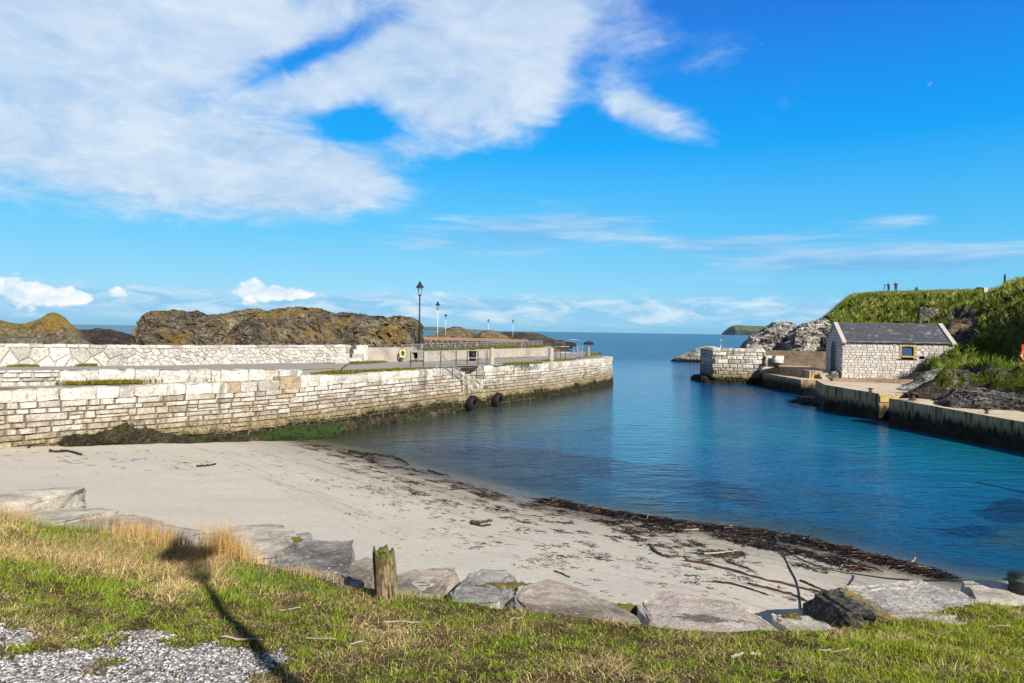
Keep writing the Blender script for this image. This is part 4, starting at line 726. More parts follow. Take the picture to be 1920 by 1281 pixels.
# tyres
def tyre(px, py, label, tw):
    s_ = sQ(px); x, y = QP.xy(s_); nx, ny = QP.nrm(s_); D = y; z = at(px, py, D)[2]; t = empty("tyre_fender", (x+nx*.32, y+ny*.32, z), label, "tyre", 0, "tyres hung on the quay wall")
    ax = Vector((nx*math.cos(tw)-ny*math.sin(tw), nx*math.sin(tw)+ny*math.cos(tw), -.12)).normalized(); pr = [(.24, -.15), (.30, -.165), (.40, -.165), (.455, -.13), (.47, -.06), (.47, .06), (.455, .13), (.40, .165), (.30, .165), (.24, .15), (.225, .1), (.29, .06), (.29, -.06), (.225, -.1), (.24, -.15)]
    MB().lathe(pr, n=36, axis=ax).build("tyre", m_rubber, t, True)
    tr = MB(); q = Vector((0, 0, 1)).rotation_difference(ax).to_matrix(); Q = np.array(q)
    for k in range(36):
        a = 2*math.pi*k/36
        for sgn in (-1, 1): b = MB().box((0, 0, 0), (.02, .045, .12)); v = b.V[0]; c_, s__ = math.cos(a), math.sin(a); v = v+(.472, 0, sgn*.07); v = np.stack([v[:, 0]*c_-v[:, 1]*s__, v[:, 0]*s__+v[:, 1]*c_, v[:, 2]], 1); tr.add(v@Q.T, b.F)
    tr.build("tread", m_rubber, t); MB().tube([(-nx*.25, -ny*.25, 1.0), (-nx*.05, -ny*.05, .7), (0, 0, .42)], .015, 5).build("hanging_chain", m_rust, t)
    return t
tyre(878, 757, "black tyre fender hung on the quay wall, left one of the two", .25); tyre(927, 751, "black tyre fender hung on the quay wall, right one of the two", .2)
# ================================================================== RIGHT: boathouse, pier, quays, hill
rng = np.random.RandomState(11)
# ---- hill terrain
def T(px, py, D): p = at(px, py, D); return (p[0], p[1], p[2])
BH_O = at(1578, 713.5, 52.6); BH_A = math.atan2(-.2, .98); BU = np.array([math.cos(BH_A), math.sin(BH_A)]); BV = np.array([-math.sin(BH_A), math.cos(BH_A)]); BL, BWD = 7.8, 5.0
ctl = [T(*q) for q in ((1550, 595, 80), (1552, 593, 88), (1568, 576, 90), (1660, 546.2, 122), (1690, 546.2, 122), (1725, 544.5, 122), (1620, 549, 122), (1780, 545, 122), (1545, 596, 84), (1560, 585, 88), (1580, 562, 92), (1600, 549, 94), (1650, 546.5, 95), (1720, 545, 95), (1800, 543, 90), (1840, 541, 84),
       (1875, 541, 78), (1920, 540, 72), (1990, 538, 70), (1880, 528, 104), (1920, 515, 102), (1990, 500, 102), (1660, 546, 104), (1720, 543.5, 104), (1800, 544, 104),
       (1575, 604, 72), (1650, 606, 70), (1740, 604, 69), (1650, 575, 80), (1740, 572, 78), (1600, 575, 82),
       (1800, 600, 62), (1800, 560, 74), (1850, 575, 62), (1790, 640, 56), (1840, 612, 58), (1880, 590, 54), (1925, 575, 50), (1990, 560, 46), (1925, 600, 45), (1850, 625, 53),
       (1735, 700, 45.5), (1760, 682, 46.5), (1790, 662, 47.5), (1830, 641, 48.5), (1850, 640, 49), (1880, 652, 47), (1905, 666, 45), (1960, 670, 42),
       (1790, 700, 41), (1850, 698, 40), (1900, 698, 40), (1960, 700, 38), (1800, 708, 36.5), (1860, 704, 37), (1920, 704, 36.5), (1990, 705, 34), (1790, 716, 34.5), (1850, 722, 33.5), (1920, 722, 32), (1990, 735, 30))]
ctl += [(60, 60, 12.5), (80, 60, 14), (60, 100, 10.8), (76, 100, 12.6), (100, 100, 14), (45, 30, 6), (60, 30, 8), (28, 18, 2.0), (35, 12, 2.4), (38, 40, 6.5)]
ctl += [(22.5, 34, 1.2), (22.6, 30, 1.2), (23.5, 38, 1.3), (24.5, 42, 1.35), (26, 46, 1.3), (22.5, 25, 1.2), (24.5, 50, 1.0), (30, 50, 1.1), (27, 64, 1.8), (31, 64, 2.2), (36, 63, 3.2), (30, 70, 4.2), (24, 68, 1.6), (27, 76, 1.5), (30, 92, 1.5), (34, 110, 1), (58, 145, 9)]
HILL = RBF(ctl, .05)
def hill_z(x, y, detail=True):
    z = HILL(x, y)
    X = np.asarray(x, float); Y = np.asarray(y, float); lx = (X-BH_O[0])*BU[0]+(Y-BH_O[1])*BU[1]; ly = (X-BH_O[0])*BV[0]+(Y-BH_O[1])*BV[1]
    if detail:
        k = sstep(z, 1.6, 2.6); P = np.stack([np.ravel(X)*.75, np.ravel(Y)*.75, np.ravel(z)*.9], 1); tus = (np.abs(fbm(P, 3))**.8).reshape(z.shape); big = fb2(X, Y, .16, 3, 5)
        z = z+k*(1.6*(tus-.32)+.55*big*sstep(X/np.maximum(Y, 1), .46, .54))*np.interp(Y, [30, 45, 70], [.45, .7, 1.1])
    pk = 960+1280*X/np.maximum(Y, 1); e_ = np.interp(pk, [1500, 1545, 1560, 1580, 1600, 1640, 1720, 1800, 1850, 1872, 1890, 1920, 2000], [618, 601, 591, 571, 557, 554, 552, 550, 549, 543, 532, 522, 512]); z = np.minimum(z, 4.5+.12*fb2(X, Y, .8, 3)+Y*((620.8+(pk-960)*.0155)-e_)/1280)          # the brow falls away to the sea
    m_ = np.minimum(np.minimum(lx+1.5, BL+.35-lx), np.minimum(ly+.6, BWD+1.0-ly)); z = z*(1-sstep(m_, -.1, .3))+np.minimum(z, .9)*sstep(m_, -.1, .3)
    return z
xs = np.r_[np.arange(21, 62, .22), np.arange(62, 120, 1.5)]; ys = np.r_[np.arange(10, 30, .8), np.arange(30, 128, .26), np.arange(128, 145, 1.5)]
Xg, Yg = np.meshgrid(xs, ys, indexing='ij'); Zg = hill_z(Xg, Yg); gx, gy = np.gradient(Zg, xs, ys, edge_order=1); slope = np.hypot(gx, gy)
Zb = HILL(Xg, Yg); bare = np.maximum(sstep(Zb, 2.6, 1.5), 0)
for px, py, D, rx, ry in ((1805, 612, 60, 30, 40), (1700, 708, 45, 60, 9), (1845, 697, 40, 80, 6), (1885, 545, 80, 50, 9)):
    ppx = 960+1280*Xg/Yg; ppy = 620.8+(ppx-960)*.0155-1280*(Zg-4.5)/Yg; bare = np.maximum(bare, np.exp(-((ppx-px)/rx)**4-((ppy-py)/ry)**4)*(np.abs(Yg-D) < 11))
shr = np.interp(Yg, [0, 40, 60, 66, 84, 110, 145], [21, 21, 23, 30.5, 38.2, 50, 67]); Zg = np.where(Xg < shr, -1.0, Zg)
tag(link("hillside", mesh_np("hillside", np.stack([Xg, Yg, Zg], -1).reshape(-1, 3), [grid_faces(len(xs), len(ys))], True, attrs={'bare': bare}), m_hill), kind='structure')
# long tussock grass on the hillside
N = 230000; x = rng.uniform(22, 75, N); y = 31+97*rng.random(N)**1.15; k = x/y; ok = (k < .80) & (k > .44); x, y = x[ok], y[ok]; z = hill_z(x, y)
e = .3; zx = (hill_z(x+e, y)-z)/e; zy = (hill_z(x, y+e)-z)/e; zb = HILL(x, y)
bl = np.zeros(len(x)); ppx = 960+1280*x/y; ppy = 620.8+(ppx-960)*.0155-1280*(z-4.5)/y
for px, py, D, rx, ry in ((1805, 612, 60, 30, 40), (1700, 708, 45, 60, 9), (1845, 697, 40, 80, 6), (1885, 545, 80, 50, 9)): bl = np.maximum(bl, np.exp(-((ppx-px)/rx)**4-((ppy-py)/ry)**4)*(np.abs(y-D) < 11))
ok = (zb > 2.3+.4*fb2(x, y, .4, 2)) & (bl < .4) & (x > np.interp(y, [0, 40, 60, 66, 84, 110], [21.2, 21.2, 23.2, 31.2, 38.8, 50.2])); x, y, z, zx, zy = x[ok], y[ok], z[ok], zx[ok], zy[ok]; n = len(x)
sl = np.hypot(zx, zy)+1e-6; ln_ = np.stack([-zx/sl, -zy/sl], 1)*np.clip(sl*.9, .2, 1.3)[:, None]+rng.normal(0, .25, (n, 2))+np.array([-.15, -.15])
cn = .5+.5*fb2(x, y, .35, 3, 2)+.45*fb2(x, y, 1.6, 2, 9)+rng.normal(0, .16, n); PAL = np.array([(.045, .085, .010), (.12, .21, .018), (.21, .27, .035), (.36, .34, .10), (.55, .46, .21)])
q = np.clip(cn, 0, .999)*4; i_ = np.minimum(q.astype(int), 3); fr_ = (q-i_)[:, None]; col = PAL[i_]*(1-fr_)+PAL[i_+1]*fr_
tz = hill_z(x, y)-HILL(x, y); lowp = np.clip((fb2(x, y, .75, 3, 0)*0+np.abs(fbm(np.stack([x*.75, y*.75, zb[ok]*.9], 1), 3))**.8), 0, 1); col = col*np.clip(.28+1.9*lowp, .25, 1.3)[:, None]; h = rng.uniform(.22, .55, n)*np.clip(.6+1.0*lowp, .5, 1.4)*np.interp(y, [30, 60, 100], [.75, 1.0, 1.25]); V, F, C = blades(np.stack([x, y, z-.04], 1), h, np.interp(y, [30, 60, 110], [.028, .05, .09])*rng.uniform(.7, 1.3, n), ln_, col, rng)  # shade in the hollows between tussocks is put into the blade colour
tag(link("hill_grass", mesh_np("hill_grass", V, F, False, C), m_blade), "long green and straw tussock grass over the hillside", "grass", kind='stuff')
# ---- crags on the right
ridge("limestone_crag", [(1383, 662), (1390, 646), (1400, 634), (1425, 618), (1445, 607), (1458, 602), (1470, 599), (1482, 602), (1490, 609), (1500, 618), (1512, 634), (1522, 662)], 78, 10, .3, m_lime, "big pale limestone crag sloping to the sea behind the stone pier head", "crag", 21, .85, .5, .55, (220, 100), strat=.5)
ridge("limestone_crag", [(1462, 662), (1478, 625), (1495, 610), (1512, 602), (1530, 597), (1548, 596), (1565, 600), (1590, 612), (1610, 650)], 74, 11, .3, m_lime, "pale limestone crag beside the boathouse under the grassy hill", "crag", 22, .85, .5, .55, (220, 100), strat=.5)
ridge("sea_rock", [(1259, 674), (1268, 667), (1285, 660), (1300, 654), (1312, 648), (1325, 645.5), (1340, 647), (1356, 650), (1372, 650), (1395, 662)], 112, 9, -.4, m_lime, "low pale topped rock reaching into the sea left of the stone pier head", "rock", 23, .5, .4, .6, (110, 40))
ridge("rock_hump", [(1655, 742), (1672, 724), (1690, 716), (1715, 711), (1745, 710), (1775, 711), (1800, 716), (1830, 730)], 40, 3.2, 1.0, m_grey, "light grey limestone hump between the boathouse and the concrete quay", "rock", 24, .26, 1.1, .6, (160, 70))
ridge("rock_slope", [(1738, 766), (1750, 752), (1770, 735), (1795, 722), (1830, 718), (1860, 724), (1900, 726), (1960, 728), (2030, 735)], 33.2, 3.6, .7, m_grey, "dark and white streaked rock slope above the near quay edge", "rock", 25, .42, .9, .5, (240, 110), -1.6, .4, extra=[([(1768, 762), (1778, 754), (1800, 744), (1830, 748), (1870, 756), (1920, 760), (1980, 780)], 33.6, 1.0, .9)])
ridge("rock_ledge", [(1705, 722), (1715, 704), (1732, 690), (1755, 684), (1790, 686), (1830, 688), (1880, 690), (1930, 694), (1980, 712)], 42.6, 2.6, 1.0, m_grey, "dark rock face under the grassy mound right of the boathouse", "rock", 26, .28, .8, .5, (130, 50))
ridge("brown_crag", [(1768, 645), (1772, 615), (1785, 602), (1800, 600), (1818, 604), (1828, 618), (1836, 648)], 58.5, 2.5, 3.0, m_brown, "dark brown crag just behind the right gable of the boathouse", "crag", 27, .35, .6, .5, (70, 40))
ridge("dark_crag", [(1845, 552), (1860, 543), (1885, 540), (1910, 536), (1930, 536), (1960, 545)], 77, 3, 8.0, m_dark, "dark shaded rock ledge high on the hill at the right edge", "crag", 28, .4, .5, .5, (70, 30))
ridge("brown_crag", [(1795, 552), (1803, 543), (1815, 539), (1828, 541), (1840, 550)], 86, 2, 9.0, m_grey, "small grey crag on the hilltop skyline left of the two stone blocks", "crag", 29, .25, .6, .5, (50, 24))
# distant land
D0 = 6000.0
mh = rock_mat("headland_cliff", (.02, .022, .025), (.055, .06, .062), (.10, .10, .095), .012, grass=(.10, .13, .03), gz=.55, bd=14)
ridge("headland", [(1352, 629.5), (1358, 622), (1368, 614.5), (1376, 610.5), (1395, 611), (1420, 612.5), (1445, 613), (1480, 616)], D0, 1600, -5, mh, None, None, 31, 22, .004, .35, (90, 40)).__setitem__('kind', 'structure')
ridge("far_coast", [(760, 619), (775, 615.5), (800, 613), (822, 613.5), (850, 616), (880, 617.5), (905, 619), (930, 621)], 9800, 900, -5, mh, None, None, 33, 16, .004, .5, (60, 24)).__setitem__('kind', 'structure')
# ---- boathouse
bh = empty("boathouse", (*BH_O[:2], .95), "white stone boathouse with slate roof and dark arched door", "boathouse", BH_A); Z0 = 0.0; EV, RG = 4.08-.95, 5.50-.95
fp = Path([(0, 0), (BL, 0)]); gp = Path([(0, BWD), (0, 0)]); gp2 = Path([(BL, 0), (BL, BWD)])
wx0, wx1, wz0, wz1 = 4.18, 5.0, EV-1.12, EV-.36
def sk_w(m_, z, a, b, p, q): return b > wx0-.2 and a < wx1+.2 and q > wz0-.18 and p < wz1+.16
mb = masonry(MB(), fp, lambda s: .55, lambda s: EV, (.15, .24), (.22, .52), rng, .008, .020, sk_w, split=.15); rubble(mb, fp, lambda s: .05, lambda s: .55, .26, rng, .016, .05)
# pieces beside the opening
for a, b, p, q in ((wx0-.42, wx0-.19, wz0-.16, wz0+.1), (wx0-.36, wx0-.19, wz0+.1, wz0+.35), (wx0-.45, wx0-.19, wz0+.35, wz1+.15), (wx1+.19, wx1+.4, wz0-.16, wz0+.2), (wx1+.19, wx1+.5, wz0+.2, wz0+.5), (wx1+.19, wx1+.35, wz0+.5, wz1+.15)): stone_face(mb, fp, a, b, p+.01, q-.01, .02, rng)
mb.build("wall", m_house, bh); mb = MB(); dw, dh = .78, 2.45; dz0 = .70
gtop = lambda s: EV+(RG-EV)*(1-abs(s-BWD/2)/(BWD/2))
def in_door(s, z, m_=.12):
    u = abs(s-BWD/2)
    return z > dz0-.05 and (u < dw+m_ and z < dz0+dh-dw or math.hypot(u, z-(dz0+dh-dw)) < dw+m_)
masonry(mb, gp, lambda s: .1, lambda s: EV, (.16, .26), (.22, .5), rng, .010, .022, lambda m_, z, a, b, p, q: in_door(m_, z, .10) or in_door(a, z, .02) or in_door(b, z, .02), split=.2)
zl = EV
while zl < RG-.15:
    h = .22; hw = BWD/2*(1-(zl+h*.7-EV)/(RG-EV))-.05; s = BWD/2-hw
    while s < BWD/2+hw-.05:
        l = min(rng.uniform(.25, .5), BWD/2+hw-s); stone_face(mb, gp, s+.01, s+l-.01, zl+.01, min(zl+h, RG)-.01, .02, rng); s += l
    zl += h
mb.build("gable_wall", m_house, bh)
mb = MB()
def pent(x, t): v = [(x, .02, -.3), (x, BWD-.02, -.3), (x, BWD-.02, EV), (x, BWD/2, RG-.03), (x, .02, EV)]; v2 = [(x+t, *q[1:]) for q in v]; mb.add(v+v2, [[0, 1, 2, 3, 4], [9, 8, 7, 6, 5]]+[[i, 5+i, 5+(i+1) % 5, (i+1) % 5] for i in range(5)])
pent(.012, .3); pent(BL-.32, .31); mb.box((BL/2, .17, (wz0-.6)/2-.1), (BL-.64, .31, wz0+.4)); mb.box(((wx0+.32)/2, .17, (wz0-.0+EV)/2+.08), (wx0-.32, .31, EV-wz0-.05)); mb.box(((wx1+BL-.32)/2, .17, (wz0+EV)/2+.08), (BL-.32-wx1, .31, EV-wz0-.05)); mb.box((BL/2, BWD-.17, EV/2-.15), (BL-.64, .3, EV+.3))
mb.build("wall_core", m_mortar_pale, bh)
# roof slates on both slopes
run = BWD/2+.14; ris = RG-EV+.08; sl_ = math.hypot(run, ris); nc = 17; mb = MB()
for side in (0, 1):
    for r_ in range(nc+1):
        t0 = r_/nc; x_ = .24-(r_ % 2)*.13
        while x_ < BL-.24:
            w = rng.uniform(.22, .29); x1_ = min(x_+w, BL-.24); a = max(x_, .24)
            if x1_-a > .03:
                y0, z0_ = -.14+run*t0*(1-0), EV-.07+ris*t0; tt = min(1.0, t0+1.35/nc); y1, z1_ = -.14+run*tt, EV-.07+ris*tt; lift = .03+rng.uniform(0, .008)
                P = [(a+.004, y0, z0_+lift), (x1_-.004, y0, z0_+lift), (x1_-.004, y1, z1_+.006), (a+.004, y1, z1_+.006), (a+.004, y0, z0_+lift-.016), (x1_-.004, y0, z0_+lift-.016)]
                if side: P = [(p[0], BWD-p[1], p[2]) for p in P]
                mb.add(P, [[0, 1, 2, 3], [4, 5, 1, 0]] if not side else [[3, 2, 1, 0], [0, 1, 5, 4]])
            x_ += w
rf = mb.build("roof", m_slate, bh)
mb = MB(); mb.add([(.3, -.12, EV-.08), (BL-.3, -.12, EV-.08), (BL-.3, BWD/2, RG-.015), (.3, BWD/2, RG-.015), (BL-.3, BWD+.12, EV-.08), (.3, BWD+.12, EV-.08)], [[0, 1, 2, 3], [3, 2, 4, 5]]); mb.build("roof_deck", m_iron, rf)
MB().tube([(.33, BWD/2, RG+.03), (BL-.33, BWD/2, RG+.03)], .06, 8).build("ridge_tile", m_slate, rf)
for x0_ in (-.06, BL-.24):
    mb = MB()
    for sg in (0, 1):
        for k in range(5):
            a, b = k/5+.004, (k+1)/5-.004; f_ = lambda t: (BWD/2-(BWD/2+.2)*(1-t), EV-.12+(RG-EV+.12)*t); (ya, za), (yb, zb_) = f_(a), f_(b)
            if sg: ya, yb = BWD-ya, BWD-yb
            v = [(x0_+i*.30, yy, zz_+u) for i in (0, 1) for yy, zz_ in ((ya, za), (yb, zb_)) for u in (.02, .13)]; f = [[0, 1, 3, 2], [4, 6, 7, 5], [1, 5, 7, 3], [0, 2, 6, 4], [0, 4, 5, 1], [2, 3, 7, 6]]
            mb.add(v, f)
    mb.build("gable_coping", m_cope, bh)
MB().box((.12, -.09, EV-.12), (.26, .2, .16), 0, .02).build("kneeler_stone", m_redcap, bh)
# arched door in the shaded gable
def arch(w, h, n=16): return [(-w, 0)]+[(-w*math.cos(math.pi*i/n), h-w+w*math.sin(math.pi*i/n)) for i in range(n+1)]+[(w, 0)]
mb = MB(); A = arch(dw, dh); B = arch(dw+.17, dh+.17); n_ = len(A)
for i in range(n_-1):
    g0, g1 = .06, .94; v = []
    for d in (-.05, .0):
        for (pa, pb) in ((A[i], A[i+1]), (B[i], B[i+1])):
            for t in (g0, g1): v.append((d-.0, BWD/2-(pa[0]+(pb[0]-pa[0])*t), dz0+pa[1]+(pb[1]-pa[1])*t))
    mb.add(v, [[0, 1, 3, 2], [4, 6, 7, 5], [0, 4, 5, 1], [2, 3, 7, 6], [0, 2, 6, 4], [1, 5, 7, 3]])
mb.build("door_arch", m_house, bh)
for sg in (-1, 1):
    A2 = [(p[0], p[1]) for p in arch(dw-.02, dh-.02) if p[0]*sg >= -.001]; A2 = ([(.01*sg, 0)]+A2 if sg < 0 else A2+[(.01*sg, 0)]); A2 = [(sg*max(.012, abs(p[0])), p[1]) for p in A2]
    d = MB(); n2 = len(A2); v = [(x_, BWD/2-p[0], dz0+p[1]) for x_ in (-.012, .008) for p in A2]; d.add(v, [list(range(n2-1, -1, -1)), list(range(n2, 2*n2))]+[[i, (i+1) % n2, n2+(i+1) % n2, n2+i] for i in range(n2)])
    dr = d.build("door", m_door, bh)
    for zz_ in (.45, 1.35): MB().box((-.018, BWD/2-sg*.38, dz0+zz_), (.012, .6, .05)).build("hinge", m_iron, dr)
# shuttered window with sandstone surround
mb = MB(); cw = (wx0+wx1)/2; hw_ = (wx1-wx0)/2
for z in np.arange(wz0-.12, wz1-.05, .25):
    for sg in (-1, 1): wdt = rng.choice([.17, .24]); mb.box((cw+sg*(hw_+wdt/2), .06, z+.12), (wdt, .18, .24), 0, .008)
for i in range(5):
    a0_, a1_ = -1+2*i/5, -1+2*(i+1)/5; v = []
    for y_ in (-.03, .15):
        for a_ in (a0_+.02, a1_-.02): zc = wz1-.02+.10*(1-a_*a_); v += [(cw+a_*(hw_+.18*.9), y_, zc), (cw+a_*(hw_+.2), y_, wz1+.20+.02*(1-a_*a_))]
    mb.add(v, [[0, 2, 3, 1], [4, 5, 7, 6], [0, 1, 5, 4], [2, 6, 7, 3], [1, 3, 7, 5], [0, 4, 6, 2]])
wf = mb.build("window_surround", m_sandst, bh); wf['label'] = "ochre sandstone surround of the only window"
mb = MB()
for k in range(6): w = (wx1-wx0)/6; xc = wx0+w*(k+.5); a_ = (xc-cw)/hw_; mb.box((xc, .10, (wz0+.12+wz1+.08*(1-a_*a_))/2), (w-.012, .04, wz1+.08*(1-a_*a_)-wz0-.12))
mb.build("window_shutter", m_blue, bh); MB().box((cw, .02, wz0+.06), (wx1-wx0+.02, .22, .13), 0, .01).build("window_sill", m_sandst, bh); MB().box((cw, .2, (wz0+wz1)/2), (wx1-wx0+.1, .1, 1.0)).build("window_back", m_iron, bh)
MB().box((wx1+.34, -.03, wz0+.08), (.10, .05, .05)).build("drain_outlet", m_iron, bh)
# sloping rubble plinth
mb = MB(); n = 40; V = []
for i in range(n):
    x_ = -.1+(BL-1.4)*i/(n-1); hh = .55*min(1, (i/(n-1)*2.2))
    V += [(x_, -.03, .08+hh*.9), (x_, -.35-.25*hh, .06+hh*.35), (x_, -.9, -.35)]
V = np.array(V); V = V+.06*np.stack([fbm(V*2.5+k*9, 3) for k in range(3)], 1); mb.add(V, grid_faces(n, 3).tolist()); mb.build("plinth", rock_mat("rubble_plinth", (.16, .13, .10), (.42, .37, .31), (.62, .57, .50), 2.2, bd=.08), bh)
# ---- stone pier head
def blockwall(name, corners, z1, label, cat, mat, core, hr=(.28, .42), lr=(.4, 1.1), closed=False, batter=.03, z0=-.8, prot=.045):
    P = Path(corners); mb = masonry(MB(), P, lambda s: z0, lambda s: z1, hr, lr, rng, .016, prot, batter=batter); o = tag(mb.build(name, mat), label, cat); return P, o
ph = [at(1316, 690, 68.5)[:2], at(1337, 690, 62.5)[:2], at(1434, 690, 61.5)[:2]]; ph = [(ph[0][0]-.1, ph[0][1]), ph[1], ph[2], (ph[2][0]+.4, ph[2][1]+2.2)]
P_, hd = blockwall("pier_head", ph, 3.12, "square stone pier head of pale blocks at the right side of the harbour mouth", "pier", m_quay, m_mortar)
mb = MB(); mb.prism([(p[0]+o_[0], p[1]+o_[1]) for p, o_ in zip(ph, ((.1, 0), (.05, .05), (-.05, .05), (0, 0)))]+[(ph[3][0], ph[0][1]+1), (ph[0][0]+.2, ph[0][1]+1)], -1.0, 3.08); mb.build("core", m_mortar, hd)
mb = MB(); e0, e1 = np.array(ph[1]), np.array(ph[2]); ln_ = np.linalg.norm(e1-e0)
for k in range(6): c_ = e0+(e1-e0)*(k+.5)/6; mb.rough((c_[0], c_[1]+.42, 3.08), (ln_/6-.03, .9, .30), math.atan2(*(e1-e0)[::-1]), rng, .07, .03)
mb.build("coping", m_quay, hd)
lumps("rock", [(ph[0][0]-.5, 66.5, -.3, .9, 2.2, .9), (ph[1][0]-.5, 63.6, -.5, .6, 1.5, 1.1)], m_dark, "dark wet rock at the foot of the pier head's shaded side", "rock", 51, 4)
bw0, bw1 = at(1424, 660, 64.5), at(1556, 660, 62.0)
mb = MB(); BWp = Path([bw0[:2], bw1[:2]]); wall_body(mb, BWp, lambda s: 1.0, lambda s: 3.06, .6, 40, 0); tag(mb.build("brown_wall", m_bwall), "rough brown wall between the stone pier head and the boathouse", "wall")
mb = MB()
for px, zc, w, h, D in ((1442, 2.35, .9, .5, 61.6), (1446, 1.9, 1.2, .5, 61.3), (1440, 1.4, 1.3, .5, 61.2), (1452, 1.35, .8, .5, 60.9)): p = at(px, 690, D); mb.rough((p[0], p[1], zc), (w, .9, h), rng.uniform(-.2, .2), rng, .12, .06)
tag(mb.build("broken_stonework", m_quay), "tumbled stone steps of broken masonry at the right end of the pier head", "steps")
p = at(1459, 674, 60.6); mb = MB().rough((p[0], p[1], p[2]), (.80, .6, .62), .1, rng, .12, .03, 5); tag(mb.build("stone_block", m_quay), "single big squared pale stone block in front of the brown wall", "stone block")
p = at(1351, 655, 66); t = empty("beacon_post", p-np.array([0, 0, .1]), "short pale metal post standing on top of the stone pier head", "post"); MB().lathe([(.10, 0), (.10, .06), (.05, .08), (.05, .85), (.075, .87), (.075, 1.02), (.0, 1.08)], n=10).build("post", m_galv, t, True)
# ---- concrete quays
mb = MB(); qx = [(18.95, 41.3), (19.75, 36.6), (21.2, 36.5), (21.2, 34.95), (19.35, 34.9), (20.25, 27.6), (20.9, 20), (21.6, 12)]; zt_ = [1.55, 1.44, 1.44, 1.36, 1.36, 1.22, 1.2, 1.2]
mb.prism(qx+[(40, 12), (40, 41), (25.5, 45.6), (20.6, 46.2)], -1.2, zt_+[1.2, 1.4, 1.46, 1.52]); qy = mb.build("concrete_quay", m_qconc, tri=True); tag(qy, "long stained concrete quay running along the right side of the harbour", "quay")
mb = MB(); q0, q1 = np.array((19.78, 36.57)), np.array((21.2, 36.47)); mb.add([(q0[0], q0[1]-.03, 1.0), (q1[0], q1[1]-.03, .98), (q1[0], q1[1]-.03, 1.35), (q0[0], q0[1]-.03, 1.38)], [[0, 1, 2, 3]]); mb.add([(20.93, 26.6, .75)]*0, [])
mb.build("yellow_patch", plain("sunlit_yellow_face", (.55, .38, .12), .9, .35, 4, c2=(.36, .27, .15), patch=.45), qy)  # sunlit look of the notch's end face, put into its colour
def slab(name, pts, z0, z1, label, cat="quay", mat=None): return tag(MB().prism(pts, z0, z1).build(name, mat or m_qconc, tri=True), label, cat)
A0 = at(1430, 712, 60.5); A1 = at(1502, 712, 52.2)
slab("concrete_ledge", [A0[:2], A1[:2], (24.0, 51.6), (26.5, 51.2), (27.5, 53), (24.0, 61)], -1.2, 1.12, "lower concrete ledge at the waterline beneath the boathouse door")
U0 = at(1459, 692, 60.4); U1 = at(1518, 700, 54.0)
slab("concrete_ledge", [U0[:2], U1[:2], (U1[0]+1.05, 53.9), (25.1, 53.6), (27.0, 62.0), (24, 62.5)], 1.1, 1.72, "upper concrete ledge in front of the arched boathouse door")
mb = MB(); s0_ = np.array((U1[0]+.55, 53.75))
for k in range(4): mb.box((s0_[0]+.42, s0_[1]-.12-.17*k, 1.1+.145*(3.4-k)/2), (.75, .22, .145*(3.4-k)), 0, .01)
tag(mb.build("concrete_steps", m_sandst and m_conc), "short flight of concrete steps left of the boathouse corner", "steps")
lumps("rubble_heap", [(25.25, 53.2, 1.25, .45, .4, .5), (24.95, 53.35, 1.2, .35, .3, .35)], m_grey, "small heap of grey rubble against the boathouse corner by the steps", "rubble", 61, 4)
slab("concrete_kerb", [(21.2, 45.0), (27.2, 44.4), (27.3, 44.75), (21.2, 45.4)], 1.0, 1.72, "low concrete kerb across the back of the quay before the boathouse", "kerb", m_bwall)
lumps("rock", [(19.6, 45.2, -.3, .9, 2.2, .5), (20.9, 48.5, -.35, .7, 1.6, .55)], m_dark, "dark rocks at the waterline between the ledge and the concrete quay", "rock", 62, 4)
def bollard(x, y, z, sc_, label, rust):
    t = empty("bollard", (x, y, z), label, "bollard", 0, "bollards on the concrete quay"); MB().lathe([(.17*sc_, 0), (.17*sc_, .04), (.10*sc_, .06), (.09*sc_, .24*sc_), (.16*sc_, .27*sc_), (.17*sc_, .33*sc_), (.10*sc_, .36*sc_)], n=14).build("column", m_rust, t, True); MB().tube([(-.26*sc_, 0, .27*sc_), (.26*sc_, 0, .27*sc_)], .04*sc_, 8).build("crossbar", m_rust, t); return t
p = on(1711, 750, 1.40); bollard(p[0], p[1], 1.39, 1.15, "rusty bollard with crossbar at the middle of the concrete quay", 1)
p = on(1632, 735, 1.50); bollard(p[0], p[1], 1.49, .62, "small bent iron bollard near the far end of the concrete quay", 1)
p = on(1850, 775, 1.27); bollard(p[0], p[1], 1.26, .5, "little rusty mooring iron on the near part of the concrete quay", 1)
# ---- lifebuoy on the red post
p = at(1915.5, 703, 36.4); zg = float(hill_z(np.array([p[0]]), np.array([p[1]]))[0]); t = empty("lifebuoy_post", (p[0], p[1], p[2]), "orange lifebuoy hanging on a tall red post at the right edge", "lifebuoy")
MB().box((0, 0, .57), (.14, .10, 2.1), .1, .01).build("post", m_redpost, t); v, f = ring(.215, .062); rg = MB().add(v+(.06, -.12, 1.02), f).build("ring", m_orange, t, True)
for k in range(4): v, f = ring(.215, .066, a0=k*math.pi/2-.16, a1=k*math.pi/2+.16, n=4, closed=False); MB().add(v+(.06, -.12, 1.02), f).build("band", m_white, rg, True)
MB().box((.05, -.06, 1.02), (.22, .03, .2), .1, .005).build("back_panel", m_teal, t)
